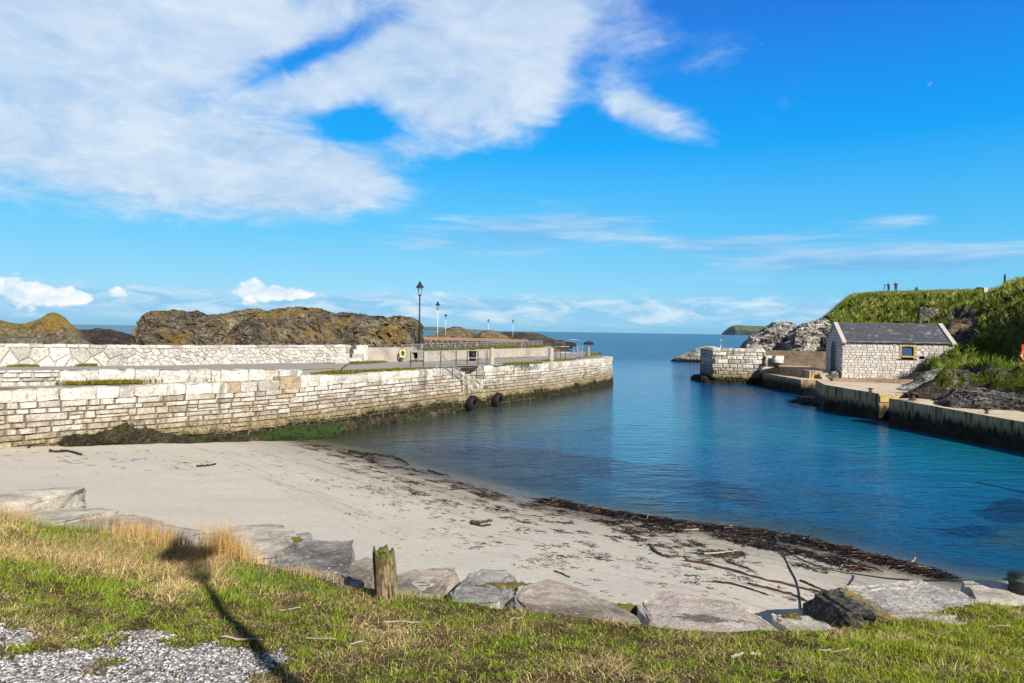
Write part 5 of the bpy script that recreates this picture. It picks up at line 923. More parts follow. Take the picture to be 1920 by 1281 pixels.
# ---- hilltop: people, tripod, posts, blocks
def skin_body(pts, edges, radii, mat, name, parent=None, lv=2):
    me = bpy.data.meshes.new(name); me.from_pydata(pts, edges, []); o = bpy.data.objects.new("tmp_body", me); COL.objects.link(o); md = o.modifiers.new("s", 'SKIN'); sv = me.skin_vertices[0].data
    for i, r_ in enumerate(radii): sv[i].radius = r_ if isinstance(r_, tuple) else (r_, r_)
    sv[0].use_root = True; ss = o.modifiers.new("u", 'SUBSURF'); ss.levels = lv; dg = bpy.context.evaluated_depsgraph_get(); m2 = bpy.data.meshes.new_from_object(o.evaluated_get(dg)); m2.name = name; bpy.data.objects.remove(o)
    m2.polygons.foreach_set('use_smooth', np.ones(len(m2.polygons), bool)); return link(name, m2, mat, parent)
m_skin = plain("skin", (.50, .32, .24), .6, .1, 10); m_navy = plain("navy_jacket", (.010, .012, .028), .85, .3, 9); m_olive = plain("grey_green_jacket", (.030, .036, .040), .85, .3, 9); m_trou = plain("dark_trousers", (.014, .014, .018), .9, .3, 9); m_sky = plain("blue_jacket", (.05, .12, .26), .85, .2, 9); m_hair = plain("dark_hair", (.02, .014, .01), .7, .3, 14); m_hat = plain("tan_hat", (.40, .22, .13), .8, .2, 9)
def person(x, y, z, rz, label, jacket, hatm, arms='up', sit=False, sc_=1.0):
    t = empty("person", (x, y, z), label, "person", rz); t.scale = (sc_,)*3
    hp = .95 if not sit else .42
    if sit: pts = [(0, 0, hp), (.10, 0, hp), (.13, .40, hp+.08), (.13, .48, .06), (-.10, 0, hp), (-.13, .40, hp+.08), (-.13, .48, .06), (.13, .62, .04), (-.13, .62, .04)]
    else: pts = [(0, 0, hp), (.10, 0, hp-.06), (.12, .03, .50), (.13, -.02, .09), (-.10, 0, hp-.06), (-.12, .02, .50), (-.13, -.03, .09), (.14, .13, .05), (-.14, .12, .05)]
    b0 = len(pts); s = .06 if sit else .02
    pts += [(0, s*.4, hp+.20), (0, s, hp+.42), (0, s+.01, hp+.56), (0, s+.02, hp+.66), (0, s+.03, hp+.77)]
    ed = [(0, 1), (1, 2), (2, 3), (0, 4), (4, 5), (5, 6), (3, 7), (6, 8), (0, b0), (b0, b0+1), (b0+1, b0+2), (b0+2, b0+3), (b0+3, b0+4)]; rd = [.13, .10, .07, .05, .10, .07, .05, .045, .045, .13, .15, .06, .085, .09]
    for sg in (1, -1):
        k = len(pts); el = (.26*sg, s-.03, hp+.20) if arms != 'up' else (.27*sg, .16, hp+.22); ha = (.16*sg, .24, hp+.10) if arms != 'up' else (.12*sg, .36, hp+.48)
        pts += [(.19*sg, s, hp+.47), el, ha]; ed += [(b0+1, k), (k, k+1), (k+1, k+2)]; rd += [.07, .05, .035]
    body = skin_body(pts, ed, rd, m_skin, "body", t)
    jp = [(0, s*.3, hp-.04), (0, s*.4, hp+.20), (0, s, hp+.43), (0, s+.01, hp+.55)]; je = [(0, 1), (1, 2), (2, 3)]; jr = [(.185, .15), (.18, .15), (.19, .145), .085]
    for sg in (1, -1):
        k = len(jp); el = (.26*sg, s-.03, hp+.20) if arms != 'up' else (.27*sg, .16, hp+.22); ha = (.17*sg, .22, hp+.12) if arms != 'up' else (.135*sg, .32, hp+.43)
        jp += [(.20*sg, s, hp+.47), el, ha]; je += [(2, k), (k, k+1), (k+1, k+2)]; jr += [.085, .075, .058]
    skin_body(jp, je, jr, jacket, "jacket", t)
    tp = pts[:7]; tr = [.15, .115, .085, .07, .115, .085, .07]; skin_body(tp, ed[:6], tr, m_trou, "trousers", t)
    hd_ = skin_body([(0, s+.015, hp+.74), (0, s+.02, hp+.83)], [(0, 1)], [.108, .075], hatm, "hat" if hatm is m_hat else "hair", t)
    for sg in (1, -1):
        b = MB().lathe([(.0, -.05), (.055, -.04), (.06, .03), (.03, .06), (0, .065)], n=8); o = b.build("shoe", m_iron, t, True); o.scale = (.8, 2.2, .9); o.location = (pts[7 if sg > 0 else 8][0], pts[7][1]-.08, .05)
    return t
def hz(px, D): k = ray(px, 600); x = k[0]*D; return x, D, float(hill_z(np.array([x]), np.array([D]))[0])
def stand(px, feet_py, D): p = at(px, feet_py, D); return p
for px, py, D, rz, lab, jk, ht, ar, sit, s_ in ((1666, 546, 122, .15, "person in a dark navy jacket standing at a tripod on the hilltop", m_navy, m_hair, 'up', False, .97), (1679.5, 546, 122, -.1, "person in a grey jacket and tan hat standing on the hilltop skyline", m_olive, m_hat, 'down', False, 1.03), (1719, 546, 122, .1, "person in blue sitting low on the hilltop grass", m_sky, m_hair, 'down', True, .9)):
    x, y, z = at(px, py+1.5, D); person(x, y, z, rz, lab, jk, ht, ar, sit, s_)
x, y, z = at(1658.5, 547.5, 121.5); t = empty("camera_tripod", (x, y, z), "thin camera tripod beside the person in navy on the hilltop", "tripod")
for k, q in enumerate((3.6, .6, 1.9)): MB().tube([(0, 0, 1.05), (.55*math.cos(q), .35*math.sin(q), -.05)], .030, 6).build("leg", m_iron, t)
MB().box((0, -.02, 1.18), (.20, .20, .17), .2, .02).build("camera_body", m_iron, t); MB().lathe([(.06, 0), (.075, .02), (.07, .2)], (0, .05, 1.18), 10, axis=(0, 1, .1)).build("lens", m_iron, t); MB().tube([(0, 0, 1.0), (0, 0, 1.12)], .05, 8).build("head", m_iron, t)
x, y, z = hz(1882, 98); z = max(z, at(1882, 540, 98)[2]); tag(MB().lathe([(.13, -2.2), (.14, .9), (.12, 1.9), (.10, 1.95), (0, 1.97)], n=8).build("wooden_post", m_kdark), "dark wooden post on the skyline at the upper right", "post").location = (x, y, z)
for px, py, w, lab in ((1835, 541, .62, "dark squared stone block on the hilltop, left of a pale one"), (1844, 541, .62, "pale squared stone block on the hilltop, right of a dark one")):
    x, y, z = hz(px, 87); mb = MB().rough((0, 0, .32), (w, w*.8, .80), .2, rng, .08, .04); o = mb.build("stone_block", m_dark if px < 1840 else m_b_pale); o.location = (x, y, z); tag(o, lab, "stone block")
p = at(1739, 594, 67.5); rp = Path([(p[0]-.8, p[1]), (p[0]+.9, p[1]-.3)]); mb = rubble(MB(), rp, lambda s: 0+p[2]-1.4, lambda s: p[2]+.95-.1*s, .25, rng, .02, .06); o = mb.build("ruined_wall", m_grey); tag(o, "bit of ruined stone wall on the hillside above the boathouse roof", "ruin"); wall_body(MB(), rp, lambda s: 0, lambda s: 1, .1, 2)
mb = MB(); wall_body(mb, rp, lambda s: p[2]-1.5, lambda s: p[2]+.93-.1*s, .5, 4, -.02); mb.build("wall_core", m_mortar, o)
# ================================================================== FOREGROUND: boulders, post, grass, wrack
rng = np.random.RandomState(21)
def boulder(px, py, D, w, d, h, rz, mat, label, seed, flat=.55, z=None, cuts=7, cat="boulder", rough=.10):
    r_ = np.random.RandomState(seed); b = bmesh.new(); bmesh.ops.create_icosphere(b, subdivisions=5, radius=1); t = np.array([v.co[:] for v in b.verts]); f = [[v.index for v in q.verts] for q in b.faces]; b.free()
    n = t.copy(); p = np.sign(t)*np.abs(t)**np.array([.55, .55, .5]); p = p/np.abs(p).max(); o = r_.uniform(0, 50, 3)
    for k in range(cuts):                                        # flat broken facets
        a = r_.normal(size=3); a[2] = abs(a[2])*.22; a /= np.linalg.norm(a); dd = p@a; lim = r_.uniform(.72, .98); p = p-np.maximum(dd-lim, 0)[:, None]*a*.9
    p[:, 2] = np.minimum(p[:, 2], flat+.15*(p[:, 2]-flat))
    p = p*(1+rough*(fbm(t*1.8+o, 4)+.5*(ridged(t*3.5+o, 4)-.3)))[:, None]; p[:, 2] += .05*fbm(t*5+o, 3)
    c = at(px, py, D) if z is None else on(px, py, z); o_ = MB().add(p*np.array([w/2, d/2, h]), f).build("boulder", mat, None, False); o_.location = (c[0], c[1], c[2]-h*flat); o_.rotation_euler = (0, 0, rz); return tag(o_, label, cat, "boulders along the top of the beach")
def bank_hit(px, py, up=0.0):
    d_ = ray(px, py); t_ = np.linspace(4, 16, 2400); k_ = int(np.argmax(CAM[2]+d_[2]*t_ < BANK(d_[0]*t_, t_)+up)); return CAM+d_*t_[k_]
def slab_boulder(px, ptop, pbot, wpx, mat, label, seed, drop=.30, h=.30, rz=0.0, **kw):
    e0 = bank_hit(px, pbot); zf = e0[2]-drop; fr_ = on(px, ptop, zf); dep = fr_[1]-e0[1]; c = (e0+fr_)/2; o = boulder(px, 0, 1, wpx*c[1]/1280*1.06, dep+.85, h, rz, mat, label, seed, .55, **kw); c[1] -= .30; c[2] += .0
    o.location = (c[0], c[1], c[2]-h*.55); o.rotation_euler = (-math.atan2(drop, dep+.1), 0, rz); return o
BO = [(24, 908, 952, 120, m_b_pale, "rounded white boulder at the far left end of the boulder row"), (85, 950, 982, 170, m_b_pale, "low yellowish slab just in front of the leftmost white boulder"), (188, 963, 996, 170, m_b_pink, "flat pinkish slab with its left end behind straw grass"), (305, 978, 1014, 190, m_b_pale, "flat pale slab with dark weed along its top edge"),
      (430, 984, 1045, 215, m_b_pale, "pale rock slab behind the tallest straw grass tuft"), (520, 1000, 1040, 75, m_b_blue, "small white veined rock left of the blue-grey boulder"), (603, 1005, 1068, 155, m_b_blue, "blue-grey rounded boulder left of the wooden post"), (652, 1047, 1100, 100, m_b_pink, "pale yellowish rock between the blue-grey boulder and the post"),
      (785, 1062, 1112, 120, m_b_pink, "low reddish rock right behind the wooden post"), (815, 1060, 1082, 70, m_b_pale, "small bright white rock to the right of the wooden post"), (905, 1064, 1108, 130, m_b_blue, "speckled grey rock with moss on its right, mid row"),
      (893, 1110, 1133, 85, m_b_pale, "thin white stone at the edge of the grass, below the speckled grey rock"), (1060, 1086, 1152, 225, m_b_pink, "large speckled pinkish boulder in the middle of the row"), (1312, 1110, 1182, 290, m_b_stain, "long pinkish slab with a dark stain on its top"), (1525, 1152, 1188, 120, m_b_pale, "small pale rock left of the big dark ended slab")]
for i, (px, a_, b_, w_, m_, lab) in enumerate(BO): slab_boulder(px, a_, b_, w_, m_, lab, 100+i, rz=(0, -.1, -.15, -.1, -.12, 0, .1, -.1, -.05, -.1, -.05, -.2, -.05, -.14, -.1)[i])
slab_boulder(1682, 1086, 1164, 275, m_b_slab, "big slab boulder with a dark mossy left end and pale top", 143, .16, .58, -.02, cuts=4)
for i, (px, py, z_, w, d, lab) in enumerate(((945, 1104, 1.06, .85, .45, "patch of olive moss between the grey rock and the pinkish boulder"), (1150, 1141, 1.14, .62, .22, "strip of olive moss at the right end of the pinkish boulder"), (545, 1012, 1.02, .3, .2, "brown moss clump at the left of the blue-grey boulder"), (1484, 1158, 1.08, .22, .16, "small moss clump left of the small pale rock"))):
    c = on(px, py, z_); o = lumps("moss_clump", [(0, 0, -.04, w*.5, d*.5, .07), (w*.25, .05, -.04, w*.3, d*.45, .06), (-w*.25, -.04, -.04, w*.28, d*.4, .06)], m_moss, lab, "moss", 70+i, 4, rough=.7, fr=3.0); tag(o, lab, "moss", "moss clumps between the boulders").location = tuple(c)
    c0 = np.tile(c, (int(500*w), 1)); n0 = len(c0); c0[:, 0] += rng.normal(0, w*.27, n0); c0[:, 1] += rng.normal(0, d*.25, n0); Vm, Fm, Cm = blades(c0-np.array(c)+(0, 0, -.02), rng.uniform(.02, .06, n0), np.full(n0, .008), rng.normal(0, .8, (n0, 2)), np.array([(.24, .20, .04)])*(1+rng.uniform(-.5, .4, n0))[:, None], rng); link("moss_fringe", mesh_np("moss_fringe", Vm, Fm, False, Cm), m_blade, o)
# concrete pad and black mooring stump at the right edge
c = bank_hit(1893, 1106)-np.array([0, 0, .05]); o = MB().rough((0, 0, 0), (1.0, .9, .22), -.35, rng, .1, .03, 5).build("mooring_pad", m_b_pale); o.location = (c[0], c[1], c[2]-.10); tag(o, "pale concrete pad under the black mooring stump at the right edge", "concrete pad")
t = empty("mooring_stump", (c[0]+.17, c[1]+.05, c[2]-.02), "black mooring stump with a rope tied on, at the right edge", "bollard"); MB().lathe([(.13, -.1), (.125, .12), (.14, .2), (.15, .26), (.11, .29), (0, .30)], n=16).build("stump", m_iron, t, True); MB().tube([(.135*math.cos(q), .135*math.sin(q), .19+.012*q/3) for q in np.linspace(0, 12, 40)], .014, 6).build("rope_turns", m_rope_g, t)
stump = np.array(t.location)
# wooden post
g = G("weathered_post_wood"); ox, oy, oz = g.xyz(g.obj()); gr = g.noise(1.0, 5, .65, g.sc(g.obj(), 22, 22, 1.6), .6); f = g.noise(12, 5, .65)
c = g.ramp(g.m('ADD', g.m('MULTIPLY', gr, .7), g.m('MULTIPLY', f, .3)), [(.38, (.022, .016, .010)), (.48, (.09, .066, .040)), (.56, (.25, .195, .125)), (.66, (.46, .39, .28))]); c = g.mix(g.mr(g.m('ADD', oz, g.m('MULTIPLY', g.m('SUBTRACT', f, .5), .3)), .50, .60), c, (.10, .09, .05)); c = g.mix(g.m('MULTIPLY', g.mr(g.m('ADD', oz, g.m('MULTIPLY', f, .5)), .55, .85), .5), c, (.13, .15, .02))
m_postw = g.out(c, .93, g.m('ADD', gr, g.m('MULTIPLY', f, .3)), 1.0, .02, .1)
pb = bank_hit(725, 1119, .02); n, m = 40, 26; V = []
for j in range(m):
    z = -.15+.72*j/(m-1)
    for i in range(n):
        q = 2*math.pi*i/n; r_ = .145-.018*max(0, z)/.5; r_ *= 1+.05*math.sin(q*3+1)+.03*math.sin(q*11)*(1 if j else 1)+.02*math.sin(q*23+z*9); ztop = z+(.028*math.sin(q*5)+.022*math.sin(q*9+2))*(j/(m-1))**8
        V.append((r_*math.cos(q)-.10*z, r_*math.sin(q)+.02*z, ztop))
mb = MB(); F = [[j*n+i, j*n+(i+1) % n, (j+1)*n+(i+1) % n, (j+1)*n+i] for j in range(m-1) for i in range(n)]
for k, (rr, dz) in enumerate(((.72, -.02), (.4, -.045), (.1, -.03))):
    base = len(V)
    for i in range(n): q = 2*math.pi*i/n; V.append((.125*rr*math.cos(q)-.057, .125*rr*math.sin(q)+.011, .56+dz+.012*math.sin(q*4+k)))
    F += [[base-n+i, base-n+(i+1) % n, base+(i+1) % n, base+i] for i in range(n)]
F.append(list(range(len(V)-n, len(V)))); o = mb.add(V, F).build("wooden_post", m_postw, None, True); o.location = (pb[0], pb[1], pb[2]-.02); tag(o, "short weathered leaning wooden post stump at the edge of the grass", "post")
Vm, Fm, Cm = blades(np.stack([rng.uniform(-.05, .04, 60)-.055, rng.uniform(-.05, .05, 60), np.full(60, .53)], 1), rng.uniform(.02, .05, 60), np.full(60, .008), rng.normal(0, .6, (60, 2)), np.tile((.10, .19, .02), (60, 1)), rng); link("moss_tuft", mesh_np("moss_tuft", Vm, Fm, False, Cm), m_blade, o)
# ---- grass on the bank
def bank_field(n, x0, x1, y0, y1): x = rng.uniform(x0, x1, n); y = rng.uniform(y0, y1, n); return x, y
x, y = bank_field(400000, -10.5, 9, 4.6, 12.6); e = np.interp(x, EDGE[:, 0], EDGE[:, 1]); k = x/y; ok = (np.abs(k) < .80) & (y < e+.02+.10*fb2(x, y, 1.5, 3)) & (rng.random(len(x)) < np.clip(7.5/y, 0, 1)**1.2); x, y = x[ok], y[ok]
gv = gravel_mask(x, y); ok = (gv < .42) | ((rng.random(len(x)) < .10) & (fb2(x, y, 2.2, 2, 4) > .12)); x, y, gv = x[ok], y[ok], gv[ok]
z = bank_z(x, y); n = len(x); n1_ = fb2(x, y, .9, 3, 1.7); n2_ = fb2(x, y, 3.0, 3, 8.1); n3_ = fb2(x, y, 6.5, 2, 4.4); px = 960+1280*x/y
rightg = sstep(px, 1350, 1720); left = sstep(px, 640, 380)*sstep(y, 6.6, 8.0); mid = 1-np.maximum(rightg, left)
straw = .30+.75*n1_+.55*n2_+.18*left-.25*rightg+rng.normal(0, .22, n); dark = -.20+.8*n2_+.7*n3_+.42*mid-.30*rightg+rng.normal(0, .2, n)
green = np.array([(.22, .35, .035)])*(1+rng.uniform(-.35, .45, n))[:, None]*np.where(rng.random(n) < .3, 1.25, 1.0)[:, None]; green[:, 0] += .08*rng.random(n)+.05*rightg; yel = np.array([(.74, .57, .28)])*(1+rng.uniform(-.35, .35, n))[:, None]; brn = np.array([(.11, .072, .04)])*(1+rng.uniform(-.5, .6, n))[:, None]
col = np.where((straw > .44)[:, None], yel, green); col = np.where((dark > .30)[:, None] & (straw < .75)[:, None], brn, col)
h = rng.uniform(.025, .095, n)*(1+.45*np.clip(n1_, -.5, 1))*(1+.7*left); isst = straw > .44; flat = np.where(isst & (rng.random(n) < .75-.5*left), 1.0, 0.0)
lean = rng.normal(0, .65, (n, 2))+np.where(isst, .35, .1)[:, None]*np.array([[.5, -.4]])*(1+left[:, None]); lean = lean*(1+1.9*flat+.7*(dark > .30))[:, None]; h = h*(1-.45*flat)
keep = rng.random(n) < np.clip(.72+2.0*fb2(x, y, 4.2, 3, 5.5)+.35*left+.15*rightg-.30*mid, .10, 1); x, y, z, h, lean, col, isst = x[keep], y[keep], z[keep], h[keep], lean[keep], col[keep], isst[keep]; n = len(x)
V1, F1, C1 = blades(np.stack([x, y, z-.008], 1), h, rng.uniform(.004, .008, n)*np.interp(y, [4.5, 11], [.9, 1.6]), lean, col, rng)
parts_ = [(V1, F1, C1)]
# dense short under-growth
xs_, ys_ = bank_field(330000, -8, 8, 4.6, 11); es_ = np.interp(xs_, EDGE[:, 0], EDGE[:, 1]); ok = (np.abs(xs_/ys_) < .8) & (ys_ < es_+.02) & (gravel_mask(xs_, ys_) < .40) & (rng.random(len(xs_)) < np.clip(6.5/ys_, 0, 1)); xs_, ys_ = xs_[ok], ys_[ok]; ns_ = len(xs_)
gm_ = .44+.95*fb2(xs_, ys_, 2.0, 3, 12)+.38*sstep(960+1280*xs_/ys_, 1300, 1700)+rng.normal(0, .25, ns_); UC = np.where((gm_ > .72)[:, None], np.array([[.19, .28, .03]]), np.where((gm_ > .38)[:, None], np.array([[.50, .39, .18]]), np.array([[.10, .068, .038]])))*(1+rng.uniform(-.4, .5, ns_))[:, None]
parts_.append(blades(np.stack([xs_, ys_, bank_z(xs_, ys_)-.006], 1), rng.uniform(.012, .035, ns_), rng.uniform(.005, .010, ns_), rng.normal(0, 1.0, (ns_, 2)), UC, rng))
# flattened dead straw and litter between the tufts
xl, yl = bank_field(60000, -8, 8, 4.6, 11); el_ = np.interp(xl, EDGE[:, 0], EDGE[:, 1]); pl = 960+1280*xl/yl; wl_ = .35+.9*fb2(xl, yl, .9, 3, 1.7)+.6*fb2(xl, yl, 3.0, 3, 8.1)-.35*sstep(pl, 1350, 1720)
ok = (np.abs(xl/yl) < .8) & (yl < el_) & (rng.random(len(xl)) < np.clip(wl_, .06, 1)) & (gravel_mask(xl, yl) < .5); xl, yl = xl[ok], yl[ok]; nl = len(xl); al_ = rng.uniform(0, 6.28, nl); LC = np.array([(.62, .48, .25), (.48, .33, .17), (.30, .20, .11), (.62, .56, .46), (.14, .09, .05)])[rng.choice(5, nl, p=[.36, .24, .16, .10, .14])]*(1+rng.uniform(-.3, .3, nl))[:, None]
parts_.append(blades(np.stack([xl, yl, bank_z(xl, yl)+.012], 1), rng.uniform(.015, .04, nl), rng.uniform(.004, .008, nl), np.stack([np.cos(al_), np.sin(al_)], 1)*rng.uniform(1.5, 4.0, nl)[:, None], LC, rng))
# tall straw
def tuft(px, py, D, n, rx, ry, hh, lean0, c0, sp=.22, wd=.005):
    c = at(px, py, D); x = c[0]+rng.normal(0, rx, n); y = c[1]+rng.normal(0, ry, n); z = bank_z(x, y); cc = np.array([c0])*(1+rng.uniform(-.35, .3, n))[:, None]
    parts_.append(blades(np.stack([x, y, z-.01], 1), hh*rng.uniform(.45, 1.1, n), rng.uniform(.7, 1.3, n)*wd, np.array([lean0])+rng.normal(0, sp, (n, 2)), cc, rng))
ST = (.68, .46, .19); ST2 = (.66, .50, .25)
for q in ((428, 1050, 9.6, 800, .16, .13, .64, (-.05, 0), ST), (445, 1058, 9.4, 400, .22, .14, .34, (.15, 0), ST), (262, 1030, 9.9, 700, .32, .16, .36, (.08, 0), ST), (335, 1040, 9.7, 600, .25, .15, .34, (.1, 0), ST), (75, 1000, 10.9, 500, .12, .12, .64, (-.1, 0), ST), (95, 1010, 10.6, 300, .16, .12, .34, (.4, 0), ST), (30, 1010, 10.6, 700, .35, .2, .30, (.1, 0), ST2), (-20, 1030, 10.2, 600, .4, .25, .30, (.1, 0), ST2),
          (180, 1070, 9.2, 900, .42, .30, .24, (.6, -.3), ST2), (280, 1085, 9.0, 900, .45, .3, .22, (.7, -.3), ST2), (110, 1120, 8.6, 800, .5, .35, .18, (.5, -.3), ST2), (360, 1090, 8.9, 500, .3, .25, .24, (.5, -.2), ST2), (560, 1085, 9.0, 380, .35, .18, .16, (.1, 0), ST2), (600, 1078, 9.1, 250, .2, .12, .20, (.1, 0), ST2), (745, 1132, 8.1, 130, .12, .07, .15, (.1, -.2), ST2), (1280, 1172, 8.0, 260, .3, .10, .13, (.3, -.1), ST2), (1330, 1240, 6.6, 200, .22, .14, .12, (.6, -.3), ST2), (950, 1240, 6.6, 160, .2, .15, .13, (.1, -.2), ST2), (1740, 1180, 7.7, 260, .3, .15, .11, (.3, -.2), ST2), (1600, 1170, 7.9, 300, .35, .12, .10, (.2, -.1), ST2), (1850, 1112, 9.0, 600, .22, .14, .11, (-.2, -.2), (.50, .38, .13)), (1880, 1128, 8.7, 300, .2, .1, .09, (-.2, -.2), (.50, .38, .13)),
          (880, 1150, 7.9, 260, .4, .12, .14, (0, 0), (.16, .30, .03)), (560, 1130, 8.2, 300, .35, .2, .16, (0, 0), (.15, .29, .03)), (470, 1110, 8.6, 300, .3, .2, .17, (0, 0), (.15, .28, .03)), (150, 1025, 10.1, 500, .35, .2, .17, (0, 0), (.15, .28, .03))): tuft(*q)
off = 0; VV = []; FF = [[], []]; CC = []
for V, F, C in parts_: VV.append(V); FF[0].append(F[0]+off); FF[1].append(F[1]+off); CC.append(C); off += len(V)
tag(link("bank_grass", mesh_np("bank_grass", np.concatenate(VV), [np.concatenate(FF[0]), np.concatenate(FF[1])], False, np.concatenate(CC)), m_blade), "green, straw and brown grass on the near bank", "grass", kind='stuff')
# grass strips on the far quay
def strip(pa, pb, n, w, hh, c0): 
    t = rng.random(n); a, b = np.array(pa), np.array(pb); P = a+(b-a)*t[:, None]; P[:, :2] += rng.normal(0, w, (n, 2)); m_ = fb2(P[:, 0], P[:, 1], .9, 2, 3) > -.25; P = P[m_]; n = len(P); cc = np.array([c0])*(1+rng.uniform(-.4, .4, n))[:, None]; cc[:, 0] += rng.uniform(0, .06, n); return blades(P, hh*rng.uniform(.4, 1.2, n), rng.uniform(.02, .035, n), rng.normal(0, .4, (n, 2)), cc, rng)
SG = (.19, .20, .03); parts_ = []
for a, b, n, w, hh in ((on(115, 719.5, 2.40), on(250, 717.5, 2.40), 5000, .22, .15), (on(190, 717, 2.40), on(395, 711.5, 2.40), 11000, .28, .20), (on(540, 706, 2.40), on(640, 699, 2.42), 3000, .30, .17), (on(600, 701, 2.42), on(800, 692, 2.42), 4200, .22, .14), (on(17, 689, 2.90), on(68, 688, 2.90), 700, .08, .12), (on(146, 688, 2.88), on(180, 687, 2.88), 500, .07, .14), (on(350, 685, 2.8), on(480, 684, 2.7), 600, .07, .09), (on(500, 683.5, 2.68), on(655, 682.5, 2.57), 1200, .10, .10), (on(650, 682, 2.55), on(720, 680, 2.46), 1400, .18, .16), (on(768, 679, 2.44), on(790, 678, 2.44), 400, .12, .14), (at(800, 656, 47), at(880, 655, 51), 1600, .18, .16), (at(880, 656, 51), at(1014, 651.5, 61), 3600, .25, .30), (on(950, 684, 2.42), on(1010, 681.5, 2.42), 1500, .25, .16), (on(1015, 678, 2.42), on(1070, 675, 2.42), 1200, .3, .15), (on(1100, 668, 2.40), on(1125, 663, 2.40), 800, .3, .2), (on(840, 677, 2.42), on(1000, 670, 2.42), 700, .06, .10)): parts_.append(strip(a, b, n, w, hh, SG))
off = 0; VV = []; FF = [[], []]; CC = []
for V, F, C in parts_: VV.append(V); FF[0].append(F[0]+off); FF[1].append(F[1]+off); CC.append(C); off += len(V)
tag(link("verge_grass", mesh_np("verge_grass", np.concatenate(VV), [np.concatenate(FF[0]), np.concatenate(FF[1])], False, np.concatenate(CC)), m_blade), "short olive grass strips along the quay and road edges", "grass", kind='stuff')
# gravel
b = bmesh.new(); bmesh.ops.create_icosphere(b, subdivisions=1, radius=1); it = np.array([v.co[:] for v in b.verts]); itf = np.array([[v.index for v in q.verts] for q in b.faces]); b.free()
x, y = bank_field(70000, -5.2, -.7, 4.6, 8.2); gv = gravel_mask(x, y); ok = (rng.random(len(x)) < sstep(gv, .22, .7)*.9) & (np.abs(x/y) < .8); x, y = x[ok], y[ok]; x, y = x[:15000], y[:15000]; n = len(x); z = bank_z(x, y); s_ = rng.uniform(.006, .017, n)[:, None]*rng.uniform(.6, 1.3, (n, 3)); s_[:, 2] *= .7
V = (it[None]*s_[:, None]*(1+rng.uniform(-.2, .2, (n, len(it), 1)))); a = rng.uniform(0, 6.28, n); ca, sa = np.cos(a)[:, None], np.sin(a)[:, None]; V = np.stack([V[..., 0]*ca-V[..., 1]*sa, V[..., 0]*sa+V[..., 1]*ca, V[..., 2]], -1)+np.stack([x, y, z+.004], 1)[:, None]
tag(link("gravel", mesh_np("gravel", V.reshape(-1, 3), [(itf[None]+np.arange(n)[:, None, None]*len(it)).reshape(-1, 3)]), m_peb), "white and grey gravel at the lower left corner", "gravel", kind='stuff')
# ---- sea wrack: kelp along the tide line
def sandz(x, y): x = np.atleast_1d(x); y = np.atleast_1d(y); z, d = beach_z(x, y); return z+np.where(d > 0, .025*fb2(x, y, .6, 3)*sstep(d, .2, 1.5), 0)
def strands(name, pts, n, spread, lr, rr, lift, dirv, dsp, label, curl=.25, clump=0.0):
    P = np.array(pts); c = np.r_[0, np.cumsum(np.hypot(*np.diff(P[:, :2], axis=0).T))]; N = n*(8 if clump else 1); t = rng.random(N)*c[-1]; wd = np.interp(t, c, P[:, 2]); yc = np.interp(t, c, P[:, 1]); x0_ = np.interp(t, c, P[:, 0])+rng.normal(0, spread*1.2, N); y0_ = yc+rng.normal(0, 1, N)*wd
    if clump: k = np.where(fb2(x0_, y0_, 1.3, 3, 6)+.5*fb2(x0_, y0_, 5.0, 2, 2) > clump*rng.uniform(.2, 1.0, N)-.15)[0][:n]; x0_, y0_, yc, wd = x0_[k], y0_[k], yc[k], wd[k]
    N = len(x0_); L = rng.uniform(*lr, N)[:, None]; a = (dirv+rng.normal(0, dsp, N))[:, None]; m_ = 6; u = np.linspace(-.5, .5, m_)[None]; s = u*L; w_ = (u*2)**2*rng.normal(0, curl, (N, 1))*L+np.sin(u*6.3)*rng.normal(0, curl*.5, (N, 1))*L
    X = x0_[:, None]+np.cos(a)*s-np.sin(a)*w_; Y = y0_[:, None]+np.sin(a)*s+np.cos(a)*w_; r_ = rng.uniform(*rr, N); Z = np.maximum(sandz(X, Y), -.02)+r_[:, None]*.8+(rng.random(N)*lift*np.exp(-((y0_-yc)/np.maximum(wd, .01))**2))[:, None]+np.sin(np.linspace(0, 3.1, m_))[None]*rng.uniform(0, .03, (N, 1))*(lift > 0)
    mb = MB(); T = np.stack([X, Y, Z], -1); pr = np.array([.5, 1, 1, .9, .8, .3])
    for i in range(N): mb.tube(T[i], r_[i]*pr, 4)
    o = mb.build(name, m_wrack); return tag(o, label, "seaweed", kind='stuff')
def w3(px, py, w): p = on(px, py, .0); return (p[0], p[1], w)
strands("kelp_wrack", [w3(1020, 941, .04), w3(1100, 957, .07), w3(1200, 974, .11), w3(1300, 989, .14), w3(1400, 999, .20), w3(1500, 1015, .22), w3(1600, 1040, .17), w3(1700, 1066, .10), w3(1775, 1087, .05)], 2600, .12, (.06, .5), (.003, .011), .10, -.34, .65, "thick bank of dark kelp along the tide line", .5)
strands("kelp_wrack", [w3(1180, 986, .10), w3(1300, 1004, .16), w3(1400, 1024, .20), w3(1500, 1044, .18), w3(1600, 1068, .12), w3(1690, 1088, .08)], 900, .15, (.06, .5), (.003, .010), .03, -.36, .6, "looser kelp strands behind the tide line", .5, .5)
def bs(px, py): p = on(px, py, 0); return sand_at(px, py)
def sand_at(px, py):
    d = ray(px, py); t = np.linspace(6, 40, 1500); z = CAM[2]+d[2]*t; zs_ = sandz(d[0]*t, t); k = int(np.argmax(z < np.maximum(zs_, 0))); return np.array([d[0]*t[k], t[k], max(zs_[k], 0)])
cl_ = lambda L, w: [(*sand_at(*q)[:2], w) for q in L]
